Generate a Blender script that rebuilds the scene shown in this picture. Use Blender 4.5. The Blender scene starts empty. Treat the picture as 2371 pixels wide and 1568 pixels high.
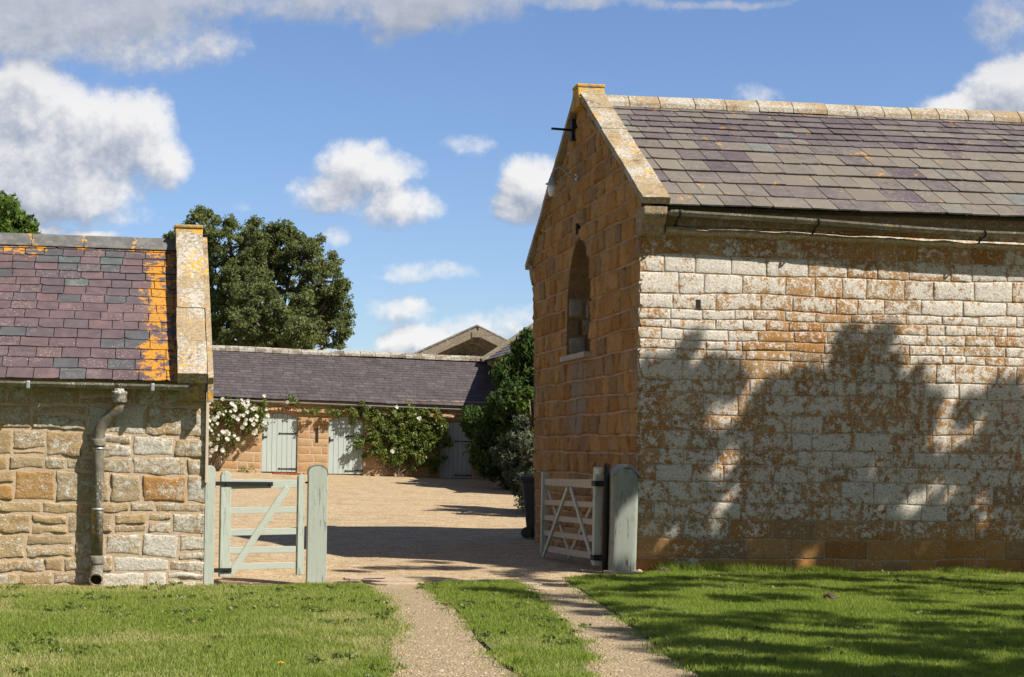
import bpy, bmesh, math, random
import numpy as np
from mathutils import Vector, Matrix, noise

# ------------------------------------------------------------------ camera, light, sky
F, PX, PY, ROLL, EYE = 3800.0, 900.0, 1034.0, 0.017, 1.55     # focal length and principal point in units of a 2371 px wide frame
scene = bpy.context.scene
COL = scene.collection
cam_d = bpy.data.cameras.new('camera')
cam = bpy.data.objects.new('camera', cam_d)
COL.objects.link(cam)
cam.location = (0, 0, EYE)
cam.rotation_euler = (math.pi/2, -ROLL, 0)
cam_d.sensor_width = 36
cam_d.lens = 36*F/2371
cam_d.shift_x = (1185.5-PX)/2371
cam_d.shift_y = (PY-784)/2371
cam_d.clip_end = 5000
scene.camera = cam
scene.view_settings.view_transform = 'Standard'
scene.view_settings.look = 'None'
scene.view_settings.exposure = 0.82
scene.view_settings.gamma = 1

SUN = Vector((.786, -.49, 1.0))                               # towards the sun
sun_d = bpy.data.lights.new('sun', 'SUN')
sun_d.energy = 5.0
sun_d.angle = math.radians(.55)
sun_d.color = (1, .93, .82)
sun = bpy.data.objects.new('sun', sun_d)
COL.objects.link(sun)
sun.rotation_euler = SUN.to_track_quat('Z', 'Y').to_euler()
sun.location = (20, -10, 30)


def at(px, py, Y):
    """point of the place seen at a spot of the photograph, Y metres in front of the camera"""
    dx, dy = px-PX, py-PY
    u, v = dx+dy*ROLL, dy-dx*ROLL
    return Vector((u*Y/F, Y, EYE-v*Y/F))


def ground_at(px, py, z=0.0):
    dx, dy = px-PX, py-PY
    v = dy-dx*ROLL
    return at(px, py, (EYE-z)*F/v)


def gz(X, Y):
    s = np.clip((Y-28)/26.0, 0, 1.25)
    return s*(.58-.024*np.clip(X, -14, 14))


# ------------------------------------------------------------------ node helpers
class NT:
    def __init__(self, tree):
        self.t = tree
        self.N = tree.nodes
        self.L = tree.links

    def put(self, sock, val):
        if isinstance(val, bpy.types.NodeSocket):
            self.L.new(val, sock)
        elif isinstance(val, (tuple, list)) and len(val) == 3 and sock.type == 'RGBA':
            sock.default_value = (*val, 1)
        else:
            sock.default_value = val

    def node(self, typ, ins=None, **props):
        n = self.N.new(typ)
        for k, v in props.items():
            setattr(n, k, v)
        for k, v in (ins or {}).items():
            self.put(n.inputs[k], v)
        return n

    def m(self, op, a, b=0.0, c=0.0, clamp=False):
        n = self.node('ShaderNodeMath', operation=op, use_clamp=clamp)
        self.put(n.inputs[0], a)
        self.put(n.inputs[1], b)
        if len(n.inputs) > 2:
            self.put(n.inputs[2], c)
        return n.outputs[0]

    def v(self, op, a, b=None, c=None, out=0):
        n = self.node('ShaderNodeVectorMath', operation=op)
        self.put(n.inputs[0], a)
        if b is not None:
            self.put(n.inputs[1], b)
        if c is not None:
            self.put(n.inputs[2], c)
        return n.outputs[out]

    def step(self, x, lo, hi):
        n = self.node('ShaderNodeMapRange', interpolation_type='SMOOTHSTEP')
        self.put(n.inputs[0], x)
        self.put(n.inputs[1], lo)
        self.put(n.inputs[2], hi)
        return n.outputs[0]

    def noise(self, vec, scale, detail=4, rough=.55, dist=0.0, out=0):
        n = self.node('ShaderNodeTexNoise', {'Vector': vec, 'Scale': scale, 'Detail': detail, 'Roughness': rough, 'Distortion': dist})
        return n.outputs[out]

    def voro(self, vec, scale, feature='F1', out='Distance', rand=1.0):
        n = self.node('ShaderNodeTexVoronoi', {'Vector': vec, 'Scale': scale, 'Randomness': rand}, feature=feature)
        return n.outputs[out]

    def ramp(self, fac, stops, interp='LINEAR'):
        n = self.node('ShaderNodeValToRGB')
        r = n.color_ramp
        r.interpolation = interp
        while len(r.elements) < len(stops):
            r.elements.new(.5)
        for e, (p, c) in zip(r.elements, stops):
            e.position = p
            e.color = (*c, 1) if len(c) == 3 else c
        self.put(n.inputs[0], fac)
        return n.outputs[0]

    def mix(self, fac, a, b, blend='MIX'):
        n = self.node('ShaderNodeMix', data_type='RGBA', blend_type=blend)
        self.put(n.inputs[0], fac)
        self.put(n.inputs[6], a)
        self.put(n.inputs[7], b)
        return n.outputs[2]

    def obj(self):
        return self.node('ShaderNodeTexCoord').outputs['Object']

    def attr(self, name):
        a = self.node('ShaderNodeAttribute', attribute_name=name)
        s = self.node('ShaderNodeSeparateColor', {0: a.outputs['Color']})
        return s.outputs[0], s.outputs[1], s.outputs[2]

    def xyz(self, vec):
        s = self.node('ShaderNodeSeparateXYZ', {0: vec})
        return s.outputs[0], s.outputs[1], s.outputs[2]

    def bump(self, h, strength=.5, dist=.01):
        return self.node('ShaderNodeBump', {'Height': h, 'Strength': strength, 'Distance': dist}).outputs[0]


def mat(name, build):
    m = bpy.data.materials.new(name)
    m.use_nodes = True
    t = NT(m.node_tree)
    t.N.clear()
    out = t.node('ShaderNodeOutputMaterial')
    res = build(t)
    t.L.new(res, out.inputs[0])
    return m


def pbr(t, color, rough=.8, normal=None, metal=0.0, spec=.3):
    ins = {'Base Color': color, 'Roughness': rough, 'Metallic': metal, 'Specular IOR Level': spec}
    if normal is not None:
        ins['Normal'] = normal
    return t.node('ShaderNodeBsdfPrincipled', ins).outputs[0]


# ------------------------------------------------------------------ world: sky with cumulus
def make_world():
    w = bpy.data.worlds.new('World')
    scene.world = w
    w.use_nodes = True
    t = NT(w.node_tree)
    t.N.clear()
    out = t.node('ShaderNodeOutputWorld')
    sky = t.node('ShaderNodeTexSky', sky_type='NISHITA', sun_disc=False)
    el = math.atan2(SUN.z, math.hypot(SUN.x, SUN.y))
    sky.sun_elevation = el
    sky.sun_rotation = math.atan2(SUN.x, SUN.y)
    sky.altitude = 100
    sky.air_density = 1.0
    sky.dust_density = .35
    sky.ozone_density = 2.0
    d = t.node('ShaderNodeTexCoord').outputs['Generated']
    d = t.v('NORMALIZE', d)
    x, y, z = t.xyz(d)
    yy = t.m('MAXIMUM', y, .08)
    cb = t.node('ShaderNodeCombineXYZ', {0: t.m('DIVIDE', x, yy), 1: t.m('DIVIDE', z, yy), 2: 0.0}).outputs[0]
    # clouds: (x, y, half width, half height, density) of each puff, as directions in the sky
    P = [(60, 250, 150, 110, 1), (150, 330, 190, 130, 1), (300, 300, 110, 100, 1), (370, 370, 70, 70, .8), (30, 410, 190, 110, 1), (-60, 300, 160, 150, 1),
         (170, 440, 160, 80, .9), (250, 500, 120, 40, .45), (60, 500, 130, 50, .6),
         (830, 400, 110, 60, .85), (770, 450, 100, 45, .8), (920, 480, 85, 50, .7), (880, 390, 90, 40, .55), (870, 355, 40, 30, .6),
         (1240, 430, 85, 70, .95), (1195, 480, 60, 45, .8), (1300, 430, 70, 80, .9),
         (980, 625, 95, 26, .42), (920, 640, 60, 18, .36), (930, 730, 90, 36, .5), (960, 715, 40, 28, .6),
         (970, 795, 110, 38, .85), (1060, 770, 60, 30, .4), (1190, 750, 70, 38, .5), (860, 815, 60, 20, .35), (690, 470, 30, 20, .3), (1130, 770, 70, 40, .5),
         (2330, 220, 95, 80, 1), (2230, 250, 110, 40, .85), (2400, 240, 100, 110, 1), (2340, 60, 110, 70, .42),
         (1740, 215, 50, 35, .35), (1090, 330, 55, 30, .33), (770, 545, 40, 35, .4), (550, 470, 30, 25, .3),
         (180, 35, 330, 110, .8), (-40, 90, 300, 80, .7), (650, 0, 420, 50, .5), (980, 10, 230, 70, .75), (350, 110, 120, 50, .55), (900, 70, 60, 40, .4), (420, 100, 160, 50, .45), (1300, -5, 260, 24, .5),
         (230, 555, 70, 18, .7), (120, 545, 60, 15, .6), (1640, 0, 300, 12, .4), (1480, 300, 40, 30, .25)]
    g = bpy.data.node_groups.new('cloud_field', 'ShaderNodeTree')
    g.interface.new_socket('p', in_out='INPUT', socket_type='NodeSocketVector')
    g.interface.new_socket('f', in_out='OUTPUT', socket_type='NodeSocketFloat')
    q = NT(g)
    gi, go = q.node('NodeGroupInput'), q.node('NodeGroupOutput')
    p = gi.outputs[0]
    w1 = q.v('SUBTRACT', q.noise(p, 13, 5, .6, out=1), (.5, .5, .5))
    p2 = q.v('MULTIPLY_ADD', w1, (.036, .026, 0), p)
    acc = None
    for (cx, cy, rx, ry, s) in P:
        c = at(cx, cy, 1.0)
        ix, iy = F/rx/1.25, F/ry/1.25
        e = q.v('MULTIPLY_ADD', p2, (ix, iy, 0), (-c.x*ix, -(c.z-EYE)*iy, 0))
        r = q.v('DOT_PRODUCT', e, e, out=1)
        k = q.m('MULTIPLY_ADD', r, -s, s)
        acc = k if acc is None else q.m('SMOOTH_MAX', acc, k, .12)
    n2 = q.noise(p, 30, 10, .61)
    n3 = q.noise(p, 9, 4, .5)
    f = q.m('ADD', acc, q.m('MULTIPLY_ADD', n2, 1.15, -.62))
    f = q.m('ADD', f, q.m('MULTIPLY_ADD', n3, .5, -.25))
    f = q.m('ADD', f, q.m('MULTIPLY_ADD', q.noise(p, 110, 6, .65), .5, -.25))
    q.L.new(f, go.inputs[0])

    def field(vec):
        n = t.N.new('ShaderNodeGroup')
        n.node_tree = g
        t.put(n.inputs[0], vec)
        return n.outputs[0]
    f0 = field(cb)
    f1 = field(t.v('ADD', cb, (.006, .011, 0)))
    front = t.step(y, .1, .25)
    dens = t.m('MULTIPLY', t.step(f0, .0, .62), front)
    rest = t.step(t.noise(t.v('MULTIPLY', d, (1, 1, 1.8)), 2.6, 6, .6), .55, .70)  # bright clouds added in the unseen sky for fill light
    dens = t.m('ADD', dens, t.m('MULTIPLY', t.m('MULTIPLY', rest, .95), t.m('SUBTRACT', 1.0, front)))
    lit = t.m('MULTIPLY_ADD', t.m('SUBTRACT', f0, f1), 1.5, .62)     # thinner towards the sun: lit side
    thick = t.step(f0, .35, 1.3)
    lit = t.m('SUBTRACT', lit, t.m('MULTIPLY', thick, .30), clamp=True)
    upper = t.step(z, .19, .27)
    lit = t.m('MULTIPLY', lit, t.m('MULTIPLY_ADD', upper, -.70, 1.0))
    lit = t.m('ADD', t.m('MULTIPLY', lit, front), t.m('MULTIPLY', t.m('SUBTRACT', 1.0, front), .95))
    ccol = t.ramp(lit, [(0, (2.6, 2.9, 3.5)), (.35, (3.9, 4.1, 4.6)), (.7, (5.7, 5.65, 5.7)), (1, (6.8, 6.7, 6.6))])
    skyc = t.mix(1.0, sky.outputs[0], (.74, .82, 1.0), 'MULTIPLY')
    col = t.mix(t.m('MULTIPLY', dens, .93), skyc, ccol)
    fill_sky = t.mix(.55, col, (2.6, 2.6, 2.65))                        # unseen sky beside and behind: grey mixed in to set the fill light
    fill_sky = t.mix(1.0, fill_sky, (.70, .70, .71), 'MULTIPLY')  # unseen part dimmed for weaker fill
    col = t.mix(front, fill_sky, col)
    bg = t.node('ShaderNodeBackground', {0: col, 1: .078})
    t.L.new(bg.outputs[0], out.inputs[0])


make_world()

# ------------------------------------------------------------------ mesh helpers
rnd = random.Random(7)
NPR = np.random.default_rng(11)


def link(name, me, mats, parent=None, loc=None):
    o = bpy.data.objects.new(name, me)
    for m in (mats if isinstance(mats, (list, tuple)) else [mats]):
        me.materials.append(m)
    COL.objects.link(o)
    if parent is not None:
        o.parent = parent
    if loc is not None:
        o.location = loc
    return o


def tag(o, label=None, cat=None, group=None, kind=None):
    for k, v in (('label', label), ('category', cat), ('group', group), ('kind', kind)):
        if v:
            o[k] = v
    return o


def thing(name, label, cat, loc=(0, 0, 0), rz=0.0, group=None):
    o = bpy.data.objects.new(name, None)
    o.empty_display_size = .3
    COL.objects.link(o)
    o.location = loc
    o.rotation_euler = (0, 0, rz)
    return tag(o, label, cat, group)


def np_mesh(name, V, FA, tint=None, matidx=None, smooth=False):
    V = np.asarray(V, dtype=np.float32)
    FA = np.asarray(FA, dtype=np.int32)
    me = bpy.data.meshes.new(name)
    k = FA.shape[1]
    me.vertices.add(len(V))
    me.vertices.foreach_set('co', V.ravel())
    me.loops.add(FA.size)
    me.loops.foreach_set('vertex_index', FA.ravel())
    me.polygons.add(len(FA))
    me.polygons.foreach_set('loop_start', np.arange(0, FA.size, k, dtype=np.int32))
    if matidx is not None:
        me.polygons.foreach_set('material_index', np.asarray(matidx, dtype=np.int32))
    if smooth:
        me.polygons.foreach_set('use_smooth', np.ones(len(FA), dtype=bool))
    me.update(calc_edges=True)
    if tint is not None:
        a = me.attributes.new('tint', 'FLOAT_COLOR', 'POINT')
        c = np.ones((len(V), 4), dtype=np.float32)
        c[:, :3] = tint
        a.data.foreach_set('color', c.ravel())
    return me


class MB:
    """collects shapes into one mesh"""
    def __init__(self):
        self.v, self.f, self.t, self.mi, self.sm = [], [], [], [], []

    def add(self, vs, fs, tint=(.5, .5, .5), mi=0, smooth=False):
        o = len(self.v)
        self.v += [tuple(p) for p in vs]
        self.f += [tuple(i+o for i in q) for q in fs]
        if isinstance(tint, list):
            self.t += tint
        else:
            self.t += [tint]*len(vs)
        self.mi += [mi]*len(fs)
        self.sm += [smooth]*len(fs)
        return self

    def box(self, a, b, tint=(.5, .5, .5), mi=0):
        (x0, y0, z0), (x1, y1, z1) = a, b
        vs = [(x0, y0, z0), (x1, y0, z0), (x1, y1, z0), (x0, y1, z0), (x0, y0, z1), (x1, y0, z1), (x1, y1, z1), (x0, y1, z1)]
        return self.add(vs, [(0, 3, 2, 1), (4, 5, 6, 7), (0, 1, 5, 4), (1, 2, 6, 5), (2, 3, 7, 6), (3, 0, 4, 7)], tint, mi)

    def beam(self, p, q, w, h, up=(0, 0, 1), w2=None, h2=None):
        """bar from p to q, w across, h along up"""
        p, q, up = Vector(p), Vector(q), Vector(up)
        d = (q-p).normalized()
        s = d.cross(up).normalized()
        n = s.cross(d)
        w2, h2 = w2 or w, h2 or h
        vs = [p-s*w/2-n*h/2, p+s*w/2-n*h/2, p+s*w/2+n*h/2, p-s*w/2+n*h/2,
              q-s*w2/2-n*h2/2, q+s*w2/2-n*h2/2, q+s*w2/2+n*h2/2, q-s*w2/2+n*h2/2]
        return self.add(vs, [(0, 1, 2, 3), (7, 6, 5, 4), (0, 4, 5, 1), (1, 5, 6, 2), (2, 6, 7, 3), (3, 7, 4, 0)])

    def prism(self, prof, f0, f1, mi=0, smooth=False):
        """closed outline swept from map f0 to map f1 (each maps (a, b) to a point)"""
        n = len(prof)
        vs = [f0(*p) for p in prof]+[f1(*p) for p in prof]
        fs = [tuple(range(n))[::-1], tuple(range(n, 2*n))]+[(i, (i+1) % n, n+(i+1) % n, n+i) for i in range(n)]
        return self.add(vs, fs, (.5, .5, .5), mi, smooth)

    def tube(self, pts, rad, seg=10, cap=True, tint=(.5, .5, .5), jit=0.0):
        pts = [Vector(p) for p in pts]
        if not isinstance(rad, (list, tuple)):
            rad = [rad]*len(pts)
        vs, fs = [], []
        ref = None
        for i, p in enumerate(pts):
            d = (pts[min(i+1, len(pts)-1)]-pts[max(i-1, 0)]).normalized()
            if ref is None:
                ref = d.orthogonal().normalized()
            ref = (ref-d*ref.dot(d)).normalized()
            b = d.cross(ref)
            for k in range(seg):
                a = 2*math.pi*k/seg
                r = rad[i]*(1+(rnd.uniform(-jit, jit) if jit else 0))
                vs.append(p+(ref*math.cos(a)+b*math.sin(a))*r)
        for i in range(len(pts)-1):
            for k in range(seg):
                fs.append((i*seg+k, i*seg+(k+1) % seg, (i+1)*seg+(k+1) % seg, (i+1)*seg+k))
        self.add(vs, fs, tint, 0, True)
        if cap:
            o = len(self.v)-len(vs)
            for idx in (range(seg-1, -1, -1), range((len(pts)-1)*seg, len(pts)*seg)):
                self.f.append(tuple(o+i for i in idx))
                self.mi.append(0)
                self.sm.append(False)
        return self

    def build(self, name, mats, parent=None, bevel=0.0, loc=None, seg=2):
        me = bpy.data.meshes.new(name)
        me.from_pydata(self.v, [], self.f)
        me.polygons.foreach_set('material_index', self.mi)
        me.polygons.foreach_set('use_smooth', self.sm)
        a = me.attributes.new('tint', 'FLOAT_COLOR', 'POINT')
        c = np.ones((len(self.v), 4), dtype=np.float32)
        if len(self.v):
            c[:, :3] = np.array([tuple(x) for x in self.t], dtype=np.float32)
        a.data.foreach_set('color', c.ravel())
        if bevel:
            bm = bmesh.new()
            bm.from_mesh(me)
            bmesh.ops.recalc_face_normals(bm, faces=bm.faces)
            ed = [e for e in bm.edges if len(e.link_faces) == 2 and e.calc_face_angle(0) > .5]
            bmesh.ops.bevel(bm, geom=ed, offset=bevel, segments=seg, affect='EDGES', profile=.5)
            bm.to_mesh(me)
            bm.free()
        me.update()
        return link(name, me, mats, parent, loc)


def fb(x, y, z, o=3):
    return noise.fractal(Vector((x, y, z)), 1.0, 2.1, o)


def sst(x, a, b):
    t = min(1, max(0, (x-a)/(b-a)))
    return t*t*(3-2*t)


# ------------------------------------------------------------------ stonework and slating
def stones(seed, x0, x1, zb, zt, hs, ls, mort=.016, rake=None, hole=None, bulge=.012, rough=.012, res=.08, cover=None,
           flush=(False, False), split=.0, wav=.012, edge_w=.03, joints=1.0, heights=None, rim=.022, crag=.6, vm=1.0, relief=1.0):
    """coursed stones of a wall face: vertices (along, up, out), quads, tint = (hue, lichen, distance from the joint)"""
    r = random.Random(seed)
    V, Q, T = [], [], []

    def stone(fl, fr, fz0, fz1, zc, cov, rim_l, rim_r):
        l = fr(zc)-fl(zc)
        xm = (fr(zc)+fl(zc))/2
        h = fz1(xm)-fz0(xm)
        if l < .03 or h < .03:
            return
        nx = max(3, int(l/res))
        ny = max(2, int(h/res))
        a, b = min(.25, edge_w*.6/l), min(.25, edge_w*.6/h)
        a2, b2 = a+min(.12, .009/l), b+min(.12, .009/h)
        S = [0, a, a2]+[a2+(1-2*a2)*(i/nx) for i in range(1, nx)]+[1-a2, 1-a, 1]
        U = [0, b, b2]+[b2+(1-2*b2)*(i/ny) for i in range(1, ny)]+[1-b2, 1-b, 1]
        dep = r.uniform(-.008, .014)*relief
        tx, tz = r.uniform(-.02, .02)*relief, r.uniform(-.03, .03)*relief
        hue = r.random()
        cvr = min(1, max(0, cov(xm, zc)+r.uniform(-.085, .085))) if cov else r.random()
        k = r.uniform(0, 50)
        o = len(V)
        jc = [r.uniform(0, .016)*joints for _ in range(8)]
        for t in U:
            for s in S:
                z = fz0(xm)*(1-t)+fz1(xm)*t
                zl = z
                xl, xr = fl(zl), fr(zl)
                x = xl+(xr-xl)*s
                z = fz0(x)*(1-t)+fz1(x)*t
                e = min(s*l if not rim_l else 9, (1-s)*l if not rim_r else 9, t*h, (1-t)*h)
                w = 0.006*joints
                ed = 1-sst(e, 0, .05)
                x += ed*w*noise.noise((x*9, z*9, k))*2
                z += ed*w*noise.noise((x*7, z*7, k+9))*2.4
                cs, ct = abs(2*s-1), abs(2*t-1)
                if cs > .999 and ct > .999:
                    ci = (0 if s < .5 else 1)+(0 if t < .5 else 2)
                    if not (rim_l and s < .5) and not (rim_r and s > .5):
                        x += (jc[ci]+.006)*(1 if s < .5 else -1)
                    z += (jc[ci+4]+.004)*(1 if t < .5 else -1)
                if rake:
                    z = min(z, rake(x))
                pf = sst(e, -.002, edge_w)
                d = -rim+(rim+dep)*pf+bulge*sst(e, 0, .13)+rough*pf*(fb(x*5.5, z*5.5, k)+.45*fb(x*17, z*17, k)+crag*(.35-abs(noise.noise((x*8, z*11, k)))-.5*abs(noise.noise((x*19, z*23, k)))))
                d += pf*(tx*(s-.5)+tz*(t-.5))
                d = max(d, -rim+.010*pf)
                V.append((x, z, d))
                T.append((hue, cvr, min(1, e/.09)))
        n = len(S)
        for j in range(len(U)-1):
            for i in range(n-1):
                Q.append((o+j*n+i, o+j*n+i+1, o+(j+1)*n+i+1, o+(j+1)*n+i))
    z = zb
    kc = 0
    hm = mort/2
    hv = hm*vm
    while z < zt-.02:
        h = heights[kc] if heights and kc < len(heights) else r.uniform(*hs)
        if zt-(z+h) < hs[0]*.5:
            h = zt-z
        z0, z1, k0, k1 = z, z+h, kc, kc+1
        zc = (z0+z1)/2

        def line(kk, zz):
            return lambda x: zz+wav*noise.noise((x*.9, kk*3.7, seed))*1.6
        L0, L1 = line(k0, z0), line(k1, z1)
        if hole and max(hole[1](z0), hole[1](z1)) > 0:
            c, fn = hole
            spans = [(lambda q: x0, lambda q: c-fn(q), x0, c-max(fn(z0), fn(z1), .02)), (lambda q: c+fn(q), lambda q: x1, c+max(fn(z0), fn(z1), .02), x1)]
        else:
            spans = [(lambda q: x0, lambda q: x1, x0, x1)]
        for (fa, fe, xa, xe) in spans:
            x = xa
            cuts = [fa]
            while True:
                l = r.uniform(*ls)
                if xe-(x+l) < ls[0]*.75:
                    break
                x += l
                sk = r.uniform(-.04, .04)
                cuts.append((lambda xx, sk: lambda q: xx+sk*(q-zc))(x, sk))
            cuts.append(fe)
            for i in range(len(cuts)-1):
                first, last = i == 0, i == len(cuts)-2
                rl = first and abs(xa-x0) < 1e-6 and flush[0]
                rr = last and abs(xe-x1) < 1e-6 and flush[1]
                ca, cb_ = cuts[i], cuts[i+1]
                fl = (lambda c_, g_: lambda q: c_(q)+g_)(ca, 0 if rl else hv)
                fr = (lambda c_, g_: lambda q: c_(q)-g_)(cb_, 0 if rr else hv)
                if rake and z0 > rake((fl(zc)+fr(zc))/2)-.03:
                    continue
                if r.random() < split and h > .17:
                    m = r.uniform(.35, .65)
                    zm = z0+h*m
                    Lm = line(k0+.5+r.random(), zm)
                    stone(fl, fr, lambda x_: L0(x_)+hm, lambda x_: Lm(x_)-hm, (z0+zm)/2, cover, rl, rr)
                    stone(fl, fr, lambda x_: Lm(x_)+hm, lambda x_: L1(x_)-hm, (z1+zm)/2, cover, rl, rr)
                else:
                    stone(fl, fr, lambda x_: L0(x_)+hm, lambda x_: L1(x_)-hm, zc, cover, rl, rr)
        z = z1
        kc += 1
    return np.array(V, float).reshape(-1, 3), np.array(Q, int).reshape(-1, 4), np.array(T, float).reshape(-1, 3)


def wall_object(name, faces, core, mats, parent, warp=None):
    """faces: list of (V, Q, T) already mapped to local xyz; core: MB of mortar and hidden masonry"""
    V, Q, T, M, o = [], [], [], [], 0
    for (v, q, t) in faces:
        V.append(v); Q.append(q+o); T.append(t); M.append(np.zeros(len(q), int)); o += len(v)
    cv = np.array(core.v)
    quads = np.array([f if len(f) == 4 else f+(f[-1],) for f in core.f if len(f) in (3, 4)])
    V.append(cv); Q.append(quads+o); T.append(np.full((len(cv), 3), .5)); M.append(np.ones(len(quads), int))
    VV = np.concatenate(V)
    if warp:
        VV = warp(VV)
    me = np_mesh(name, VV, np.concatenate(Q), np.concatenate(T), np.concatenate(M))
    sm = np.concatenate(M) == 0
    me.polygons.foreach_set('use_smooth', sm)
    me.validate()
    return link(name, me, mats, parent)


def slates(seed, name, org, ax, sl, nr, W, rows, ws, mats, parent, thick=.013, gap=.0045, greys=None):
    """one roof slope: org = left end of the eave, ax along, sl up the slope, nr out; rows = course depths from the eave"""
    r = random.Random(seed)
    b = MB()
    org, ax, sl, nr = Vector(org), Vector(ax), Vector(sl), Vector(nr)
    bpos = 0.0
    tot = sum(rows)
    for ri, dep in enumerate(rows):
        x = -r.uniform(0, ws[1]*.8)
        f = ri/max(1, len(rows)-1)
        while x < W:
            w = r.uniform(*ws)*(1-.18*f)
            xa, xb = max(0, x)+gap, min(W, x+w)-gap
            x += w
            if xb-xa < .03:
                continue
            b0 = bpos-r.uniform(.0, .012)
            if r.random() < .05:
                b0 -= r.uniform(.008, .02)
            b1 = bpos+dep+.05
            tl = r.uniform(-.006, .006)
            lift = thick*r.uniform(.9, 1.5)
            lift2 = thick*r.uniform(.9, 1.5)
            n = 5
            cl, cr = (r.uniform(.01, .035) if r.random() < .16 else .002), (r.uniform(.01, .035) if r.random() < .16 else .002)
            sag = .016*noise.noise((xa*.5, bpos*.8, seed))

            def pt(a, bb, hh):
                return org+ax*a+sl*bb+nr*(hh+sag)
            bot = []
            for i in range(n+1):
                q = i/n
                off = r.uniform(-.003, .003)+(cl if i == 0 else 0)+(cr if i == n else 0)
                bot.append((xa+(xb-xa)*q, b0+off+tl*(q-.5)*2, lift*(1-q)+lift2*q))
            top = [pt(*p) for p in bot]+[pt(xb, b1, .0), pt(xa, b1, .0)]
            low = [pt(p[0], p[1], p[2]-thick) for p in bot]+[pt(xb, b1, -thick), pt(xa, b1, -thick)]
            m = len(top)
            fs = [tuple(range(m))]
            for i in range(m):
                if i != n+1:
                    fs.append((i, m+i, m+(i+1) % m, (i+1) % m))
            b.add(top+low, fs, (r.random(), min(1, max(0, (greys(ri, len(rows)) if greys else .4)+r.uniform(-.25, .25))), r.random()))
        bpos += dep
    return b.build(name, mats, parent)


# ------------------------------------------------------------------ materials
def stone_mat(name, cols, lichen, l2, amount, fine=26.0, edge_k=.45, orange=0.0, dark=.3, bumpd=.012, mid=8.0, mw=.9):
    def f(t):
        o = t.obj()
        hue, cov, edge = t.attr('tint')
        base = t.ramp(hue, cols)
        n1 = t.noise(o, 3.1, 5, .6)
        n2 = t.noise(o, 19, 6, .65)
        n3 = t.noise(o, 70, 4, .7)
        base = t.mix(t.m('MULTIPLY', t.step(n2, .35, .75), .55), base, t.mix(1.0, base, (.52, .46, .42), 'MULTIPLY'))
        base = t.mix(t.m('MULTIPLY', t.step(n3, .5, .8), .4), base, t.mix(1.0, base, (1.45, 1.38, 1.25), 'MULTIPLY'))
        base = t.mix(t.m('MULTIPLY', t.step(n1, .5, .75), dark), base, t.mix(1.0, base, (.42, .40, .40), 'MULTIPLY'))
        lm = t.m('ADD', t.m('MULTIPLY', t.noise(o, fine, 7, .76), .9), t.m('MULTIPLY', t.noise(o, mid, 6, .68), mw))
        lm = t.m('ADD', lm, t.m('MULTIPLY', t.noise(o, 2.2, 3, .6), .5))
        lm = t.m('ADD', lm, t.m('MULTIPLY_ADD', cov, 1.0, amount-1.68))
        lm = t.m('ADD', lm, t.m('MULTIPLY_ADD', edge, edge_k, -edge_k))
        lmask = t.step(lm, -.05, .12)
        spots = t.step(t.voro(o, fine*1.15), .34, .22)
        sm = t.m('MULTIPLY', spots, t.step(t.m('ADD', t.noise(o, 4, 3, .6), t.m('MULTIPLY', cov, .5)), .62, .8))
        lmask = t.m('MAXIMUM', lmask, t.m('MULTIPLY', sm, .85))
        lc = t.mix(t.step(t.noise(o, 38, 5, .7), .38, .66), lichen, l2)
        gap = t.step(t.noise(o, 48, 5, .75), .55, .64)
        lmask = t.m('MULTIPLY', lmask, t.m('MULTIPLY_ADD', gap, -.7, 1.0))
        col = t.mix(t.m('MULTIPLY', lmask, .93), base, lc)
        if orange:
            om = t.step(t.m('ADD', t.noise(o, 14, 6, .7), t.m('MULTIPLY', t.noise(o, 2.3, 3), .8)), 1.18-orange, 1.27-orange)
            col = t.mix(om, col, t.mix(t.noise(o, 60, 3), (.50, .22, .015), (.62, .36, .05)))
        h = t.m('ADD', t.m('MULTIPLY', n2, .7), t.m('MULTIPLY', n3, .35))
        h = t.m('ADD', h, t.m('MULTIPLY', lmask, .18))
        return pbr(t, col, .92, t.bump(h, .9, bumpd), spec=.15)
    return mat(name, f)


def mortar_mat(name, c1, c2):
    def f(t):
        o = t.obj()
        n = t.noise(o, 24, 6, .7)
        c = t.mix(t.step(n, .3, .7), c1, c2)
        c = t.mix(t.m('MULTIPLY', t.step(t.noise(o, 2.2, 4), .5, .7), .4), c, t.mix(1.0, c, (.5, .47, .44), 'MULTIPLY'))
        return pbr(t, c, .95, t.bump(n, .8, .012), spec=.1)
    return mat(name, f)


M = {}
M['iron_front'] = stone_mat('lichened_ironstone', [(0, (.30, .145, .045)), (.4, (.37, .19, .065)), (.75, (.40, .235, .10)), (1, (.27, .175, .095))],
                            (.66, .63, .575), (.43, .405, .365), -.335, 34, .10, dark=.25, mid=11.0, mw=1.6)
M['iron_gable'] = stone_mat('rough_ironstone', [(0, (.36, .18, .058)), (.35, (.45, .24, .08)), (.6, (.50, .285, .11)), (.8, (.38, .24, .115)), (1, (.30, .185, .095))],
                            (.34, .28, .22), (.25, .20, .15), -.06, 30, .15, dark=.55, bumpd=.05)
M['buff'] = stone_mat('buff_rubble_stone', [(0, (.36, .25, .125)), (.35, (.41, .31, .18)), (.62, (.34, .265, .165)), (.90, (.39, .26, .12)), (1, (.38, .20, .07))],
                      (.58, .56, .51), (.42, .385, .32), .0, 26, .12, dark=.3, bumpd=.025, mid=14.0, mw=1.1)
M['yard_stone'] = stone_mat('yard_ironstone', [(0, (.36, .215, .105)), (.5, (.41, .27, .145)), (1, (.34, .235, .145))],
                            (.50, .46, .40), (.42, .36, .28), .0, 20, .2, dark=.3)
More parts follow.
